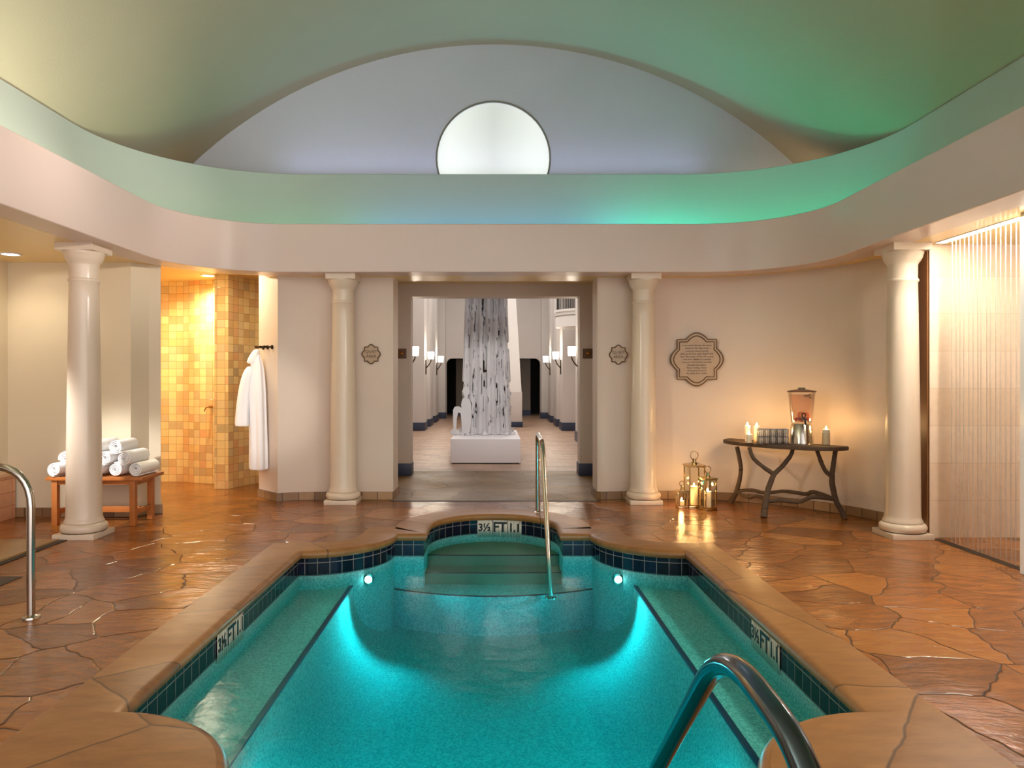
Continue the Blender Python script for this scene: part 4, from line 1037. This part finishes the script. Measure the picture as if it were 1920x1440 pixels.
# ------------------------------------------------------------ glasses
def tumbler():
    t = thing('glass_tumbler', '', 'glass')
    mb = MB(); mb.lathe([(.0, .0), (.025, .0), (.028, .003), (.0305, .074), (.0305, .078), (.0285, .078), (.026, .012), (.0, .010)], 20); mb.build('glass_wall', M['glass'], t)
    mb = MB(); mb.tube([(.0297*math.cos(a), .0297*math.sin(a), .078) for a in [2*PI*k/20 for k in range(21)]], .0022, 6, caps=False); mb.build('rim', simple('dark_glass_rim', (104, 114, 136), .15), t)
    return t
g0 = tumbler(); firstg = True
gp = Vector(on_table(1427.5, 831, 8.10)); gdir = Vector((1, -.06)); gper = Vector((.06, 1))
on_ = ['first', 'second', 'third', 'fourth', 'fifth']
for lay in range(2):
    for row in range(2):
        for i in range(5):
            p = gp+gdir*(.0645*i)+gper*(.066*row)
            lab = '%s clear tumbler from the left in the %s layer, %s row, beside the drink dispenser' % (on_[i], ('lower', 'upper')[lay], ('front', 'back')[row])
            loc = (p.x, p.y, TZ+.0803*lay)
            if firstg: g0.location = loc; tag(g0, lab, 'glass', 'stacked tumblers'); firstg = False
            else: dup(g0, loc, 0, lab, 'stacked tumblers')

# ------------------------------------------------------------ drink dispenser
dx, dy = on_table(1503, 830, 8.10)
dd = thing('drink_dispenser', 'clear drink dispenser with steel base, pink fruit water and black tap', 'drink dispenser', (dx, dy, TZ))
mb = MB(); mb.lathe([(.08, 0), (.132, 0), (.132, .006), (.126, .010), (.108, .215), (.104, .22), (.05, .22)], 48); mb.build('steel_base', M['chrome'], dd)
ves = [(.02, .224), (.100, .224), (.108, .23), (.114, .30), (.138, .55), (.142, .555), (.142, .562), (.136, .562), (.135, .552), (.110, .30), (.104, .238), (.02, .236)]
mb = MB(); mb.lathe(ves, 48); mb.build('vessel', M['vessel'], dd)
mb = MB(); mb.lathe([(.02, .240), (.102, .241), (.109, .30), (.1315, .535), (.02, .535)], 40); mb.build('infused_water', M['rose'], dd)
mb = MB(); mb.lathe([(.02, .563), (.15, .563), (.152, .570), (.14, .578), (.05, .594), (.02, .596)], 40); mb.build('lid', thin_glass('lid_plastic', (.62, .46, .40), .35, (.45, .28, .22)), dd)
mb = MB(); mb.box(-.035, -.012, .594, .035, .012, .612); mb.lathe([(.01, .594), (.028, .594), (.024, .604), (.01, .606)], 20); mb.build('lid_knob', simple('grey_knob', (96, 98, 88), .4), dd, bevel=.003)
mb = MB(); mb.tube([(-.04, -.118, .275), (-.036, -.165, .272), (-.034, -.18, .262), (-.032, -.182, .215)], [.014, .014, .015, .011], 12, 4)
mb.build('spigot', M['tapblack'], dd)
mb = MB(); mb.tube([(-.05+.02*math.cos(a), -.175, .318+.024*math.sin(a)) for a in [2*PI*k/16 for k in range(17)]], .006, 8, caps=False); mb.tube([(-.044, -.176, .27), (-.048, -.175, .297)], .008, 8)
mb.build('tap_handle', M['tapblack'], dd)
rnd = random.Random(11)
for k in range(9):
    a = PI+PI*(k+.5)/9; r = .080
    mb = MB(); mb.lathe([(.002, -.020), (.010, -.014), (.017, 0), (.019, .010), (.014, .018), (.004, .021)], 14)
    o = mb.build('strawberry', M['berry'], loc=(dx+r*math.cos(a), dy+r*math.sin(a), TZ+.262+.006*(k % 3))); o.rotation_euler = (rnd.uniform(-1, 1), rnd.uniform(-1, 1), 0)
    tag(o, '%s red strawberry from the left at the bottom of the drink dispenser' % ('first', 'second', 'third', 'fourth', 'fifth', 'sixth', 'seventh', 'eighth', 'ninth')[k], 'fruit', 'strawberries in the dispenser')
for k, (a, z) in enumerate(((5.0, .318), (5.75, .312), (4.15, .322))):
    mb = MB(); mb.lathe([(.002, -.004), (.030, -.004), (.032, 0), (.030, .004), (.002, .004)], 20)
    o = mb.build('orange_slice', M['orange'], loc=(dx+.075*math.cos(a), dy+.075*math.sin(a), TZ+z)); o.rotation_euler = (1.2, .3*k-.3, a+1.57)
    tag(o, ('round orange slice right of centre above the berries in the dispenser', 'rightmost round orange slice above the berries in the dispenser', 'round orange slice nearest the tap above the berries in the dispenser')[k], 'fruit', 'orange slices in the dispenser')
def leafy(x, y, z, label):
    mb = MB()
    for k in range(9):
        a = rnd.uniform(0, 6.28); e = rnd.uniform(-.5, .4); L_ = rnd.uniform(.025, .045)
        d = Vector((math.cos(a)*math.cos(e), math.sin(a)*math.cos(e)*.5, math.sin(e))); s_ = d.cross(Vector((0, 1, .3))).normalized()*.011
        up_ = Vector((0, -.004, .003))
        mb.add([(0, 0, 0), d*L_*.5+s_+up_, d*L_, d*L_*.5-s_+up_, d*L_*.5], [(0, 1, 4), (1, 2, 4), (2, 3, 4), (3, 0, 4)])
    o = mb.build('mint_sprig', M['mint'], loc=(x, y, z), solid=.0015); return tag(o, label, 'herb')
leafy(dx+.02, dy-.105, TZ+.525, 'green mint sprig floating near the top of the drink dispenser')
leafy(dx+.062, dy-.09, TZ+.500, 'darker mint sprig sunk just below the top right of the dispenser water')

# ------------------------------------------------------------ lanterns
def lantern(x, y, w, h, label, rz, ch_, ch_r, roof=.35):
    t = thing('candle_lantern', label, 'lantern', (x, y, 0), rz, 'floor lanterns')
    p = w/2; fr = .010
    mb = MB(); mb.box(-p, -p, .0, p, p, .018); mb.build('base', M['gold'], t, bevel=.003)
    mb = MB()
    for sx in (-1, 1):
        for sy in (-1, 1): mb.box(sx*(p-fr)-fr*.6, sy*(p-fr)-fr*.6, .018, sx*(p-fr)+fr*.6, sy*(p-fr)+fr*.6, h)
    for z in (.018, h-.012):
        for sx in (-1, 1):
            mb.box(sx*(p-fr)-fr*.6, -p+fr, z, sx*(p-fr)+fr*.6, p-fr, z+.012); mb.box(-p+fr, sx*(p-fr)-fr*.6, z, p-fr, sx*(p-fr)+fr*.6, z+.012)
    mb.build('frame', M['gold'], t)
    for ax in range(4):
        mb = MB(); mb.box(-p+fr*1.6, -p+fr*.9, .03, p-fr*1.6, -p+fr*1.1, h-.012); o = mb.build('glass_pane', M['pane'], t); o.rotation_euler = (0, 0, ax*PI/2)
    q = p*1.06; c = w*.16; rh = w*.18
    mb = MB(); mb.add([(-q,-q,h),(q,-q,h),(q,q,h),(-q,q,h),(-q,-q,h+.012),(q,-q,h+.012),(q,q,h+.012),(-q,q,h+.012),(-c,-c,h+rh),(c,-c,h+rh),(c,c,h+rh),(-c,c,h+rh)],
        [(3,2,1,0),(0,1,5,4),(1,2,6,5),(2,3,7,6),(3,0,4,7),(4,5,9,8),(5,6,10,9),(6,7,11,10),(7,4,8,11),(8,9,10,11)]); mb.build('roof', M['gold'], t)
    mb = MB(); mb.lathe([(c*1.1, h+rh), (c*1.1, h+rh+.008), (c*.8, h+rh+.01), (c*.8, h+rh+.035), (c*1.05, h+rh+.037), (c*1.05, h+rh+.045), (c*.3, h+rh+.05)], 20); mb.build('chimney_cap', M['gold'], t)
    R = w*.24; zc = h+rh+.045+R*.85
    mb = MB(); mb.tube([(R*math.cos(a), 0, zc+R*math.sin(a)) for a in [-1.1+(2*PI-.95)*k/24 for k in range(25)]], .0045, 8); mb.build('ring_handle', M['brass'], t)
    return t
def floorxy(x, y): D = CAM_H*F_PX/(y-VPY); p = at(x, y, D); return p.x, p.y
def lantern_set(px, py, w, h, rz, ch_, cr, label, clabel):
    x, y = floorxy(px, py); y += w*.5
    lantern(x, y, w, h, label, rz, ch_, cr)
    candle(x-.004, y, .018, cr, ch_, clabel, CE*.8, 'lantern candles', 1.0)
lantern_set(1306, 952, .195, .47, .12, .215, .042, 'tallest metal and glass candle lantern, middle of the three on the floor', 'lit candle inside the tallest floor lantern')
lantern_set(1331, 957, .150, .345, .25, .185, .040, 'medium metal and glass candle lantern at the right of the three on the floor', 'lit candle inside the medium right-hand floor lantern')
lantern_set(1281, 953, .115, .185, .1, .06, .030, 'smallest metal and glass candle lantern at the left of the three on the floor', 'short lit candle inside the smallest floor lantern')
# a shower lever on the tiled wall
t = thing('shower_lever', 'small brass lever on the amber tiled wall near the pier', 'tap', (at(396, 763, 10.48).x, 10.47, at(396, 763, 10.48).z))
mb = MB(); mb.tube([(0, .03, 0), (0, -.05, 0)], .018, 14); mb.build('valve', M['brass'], t)
mb = MB(); mb.tube([(0, -.045, 0), (-.05, -.05, -.01), (-.075, -.05, -.06)], .008, 8, 3); mb.build('lever', M['brass'], t)
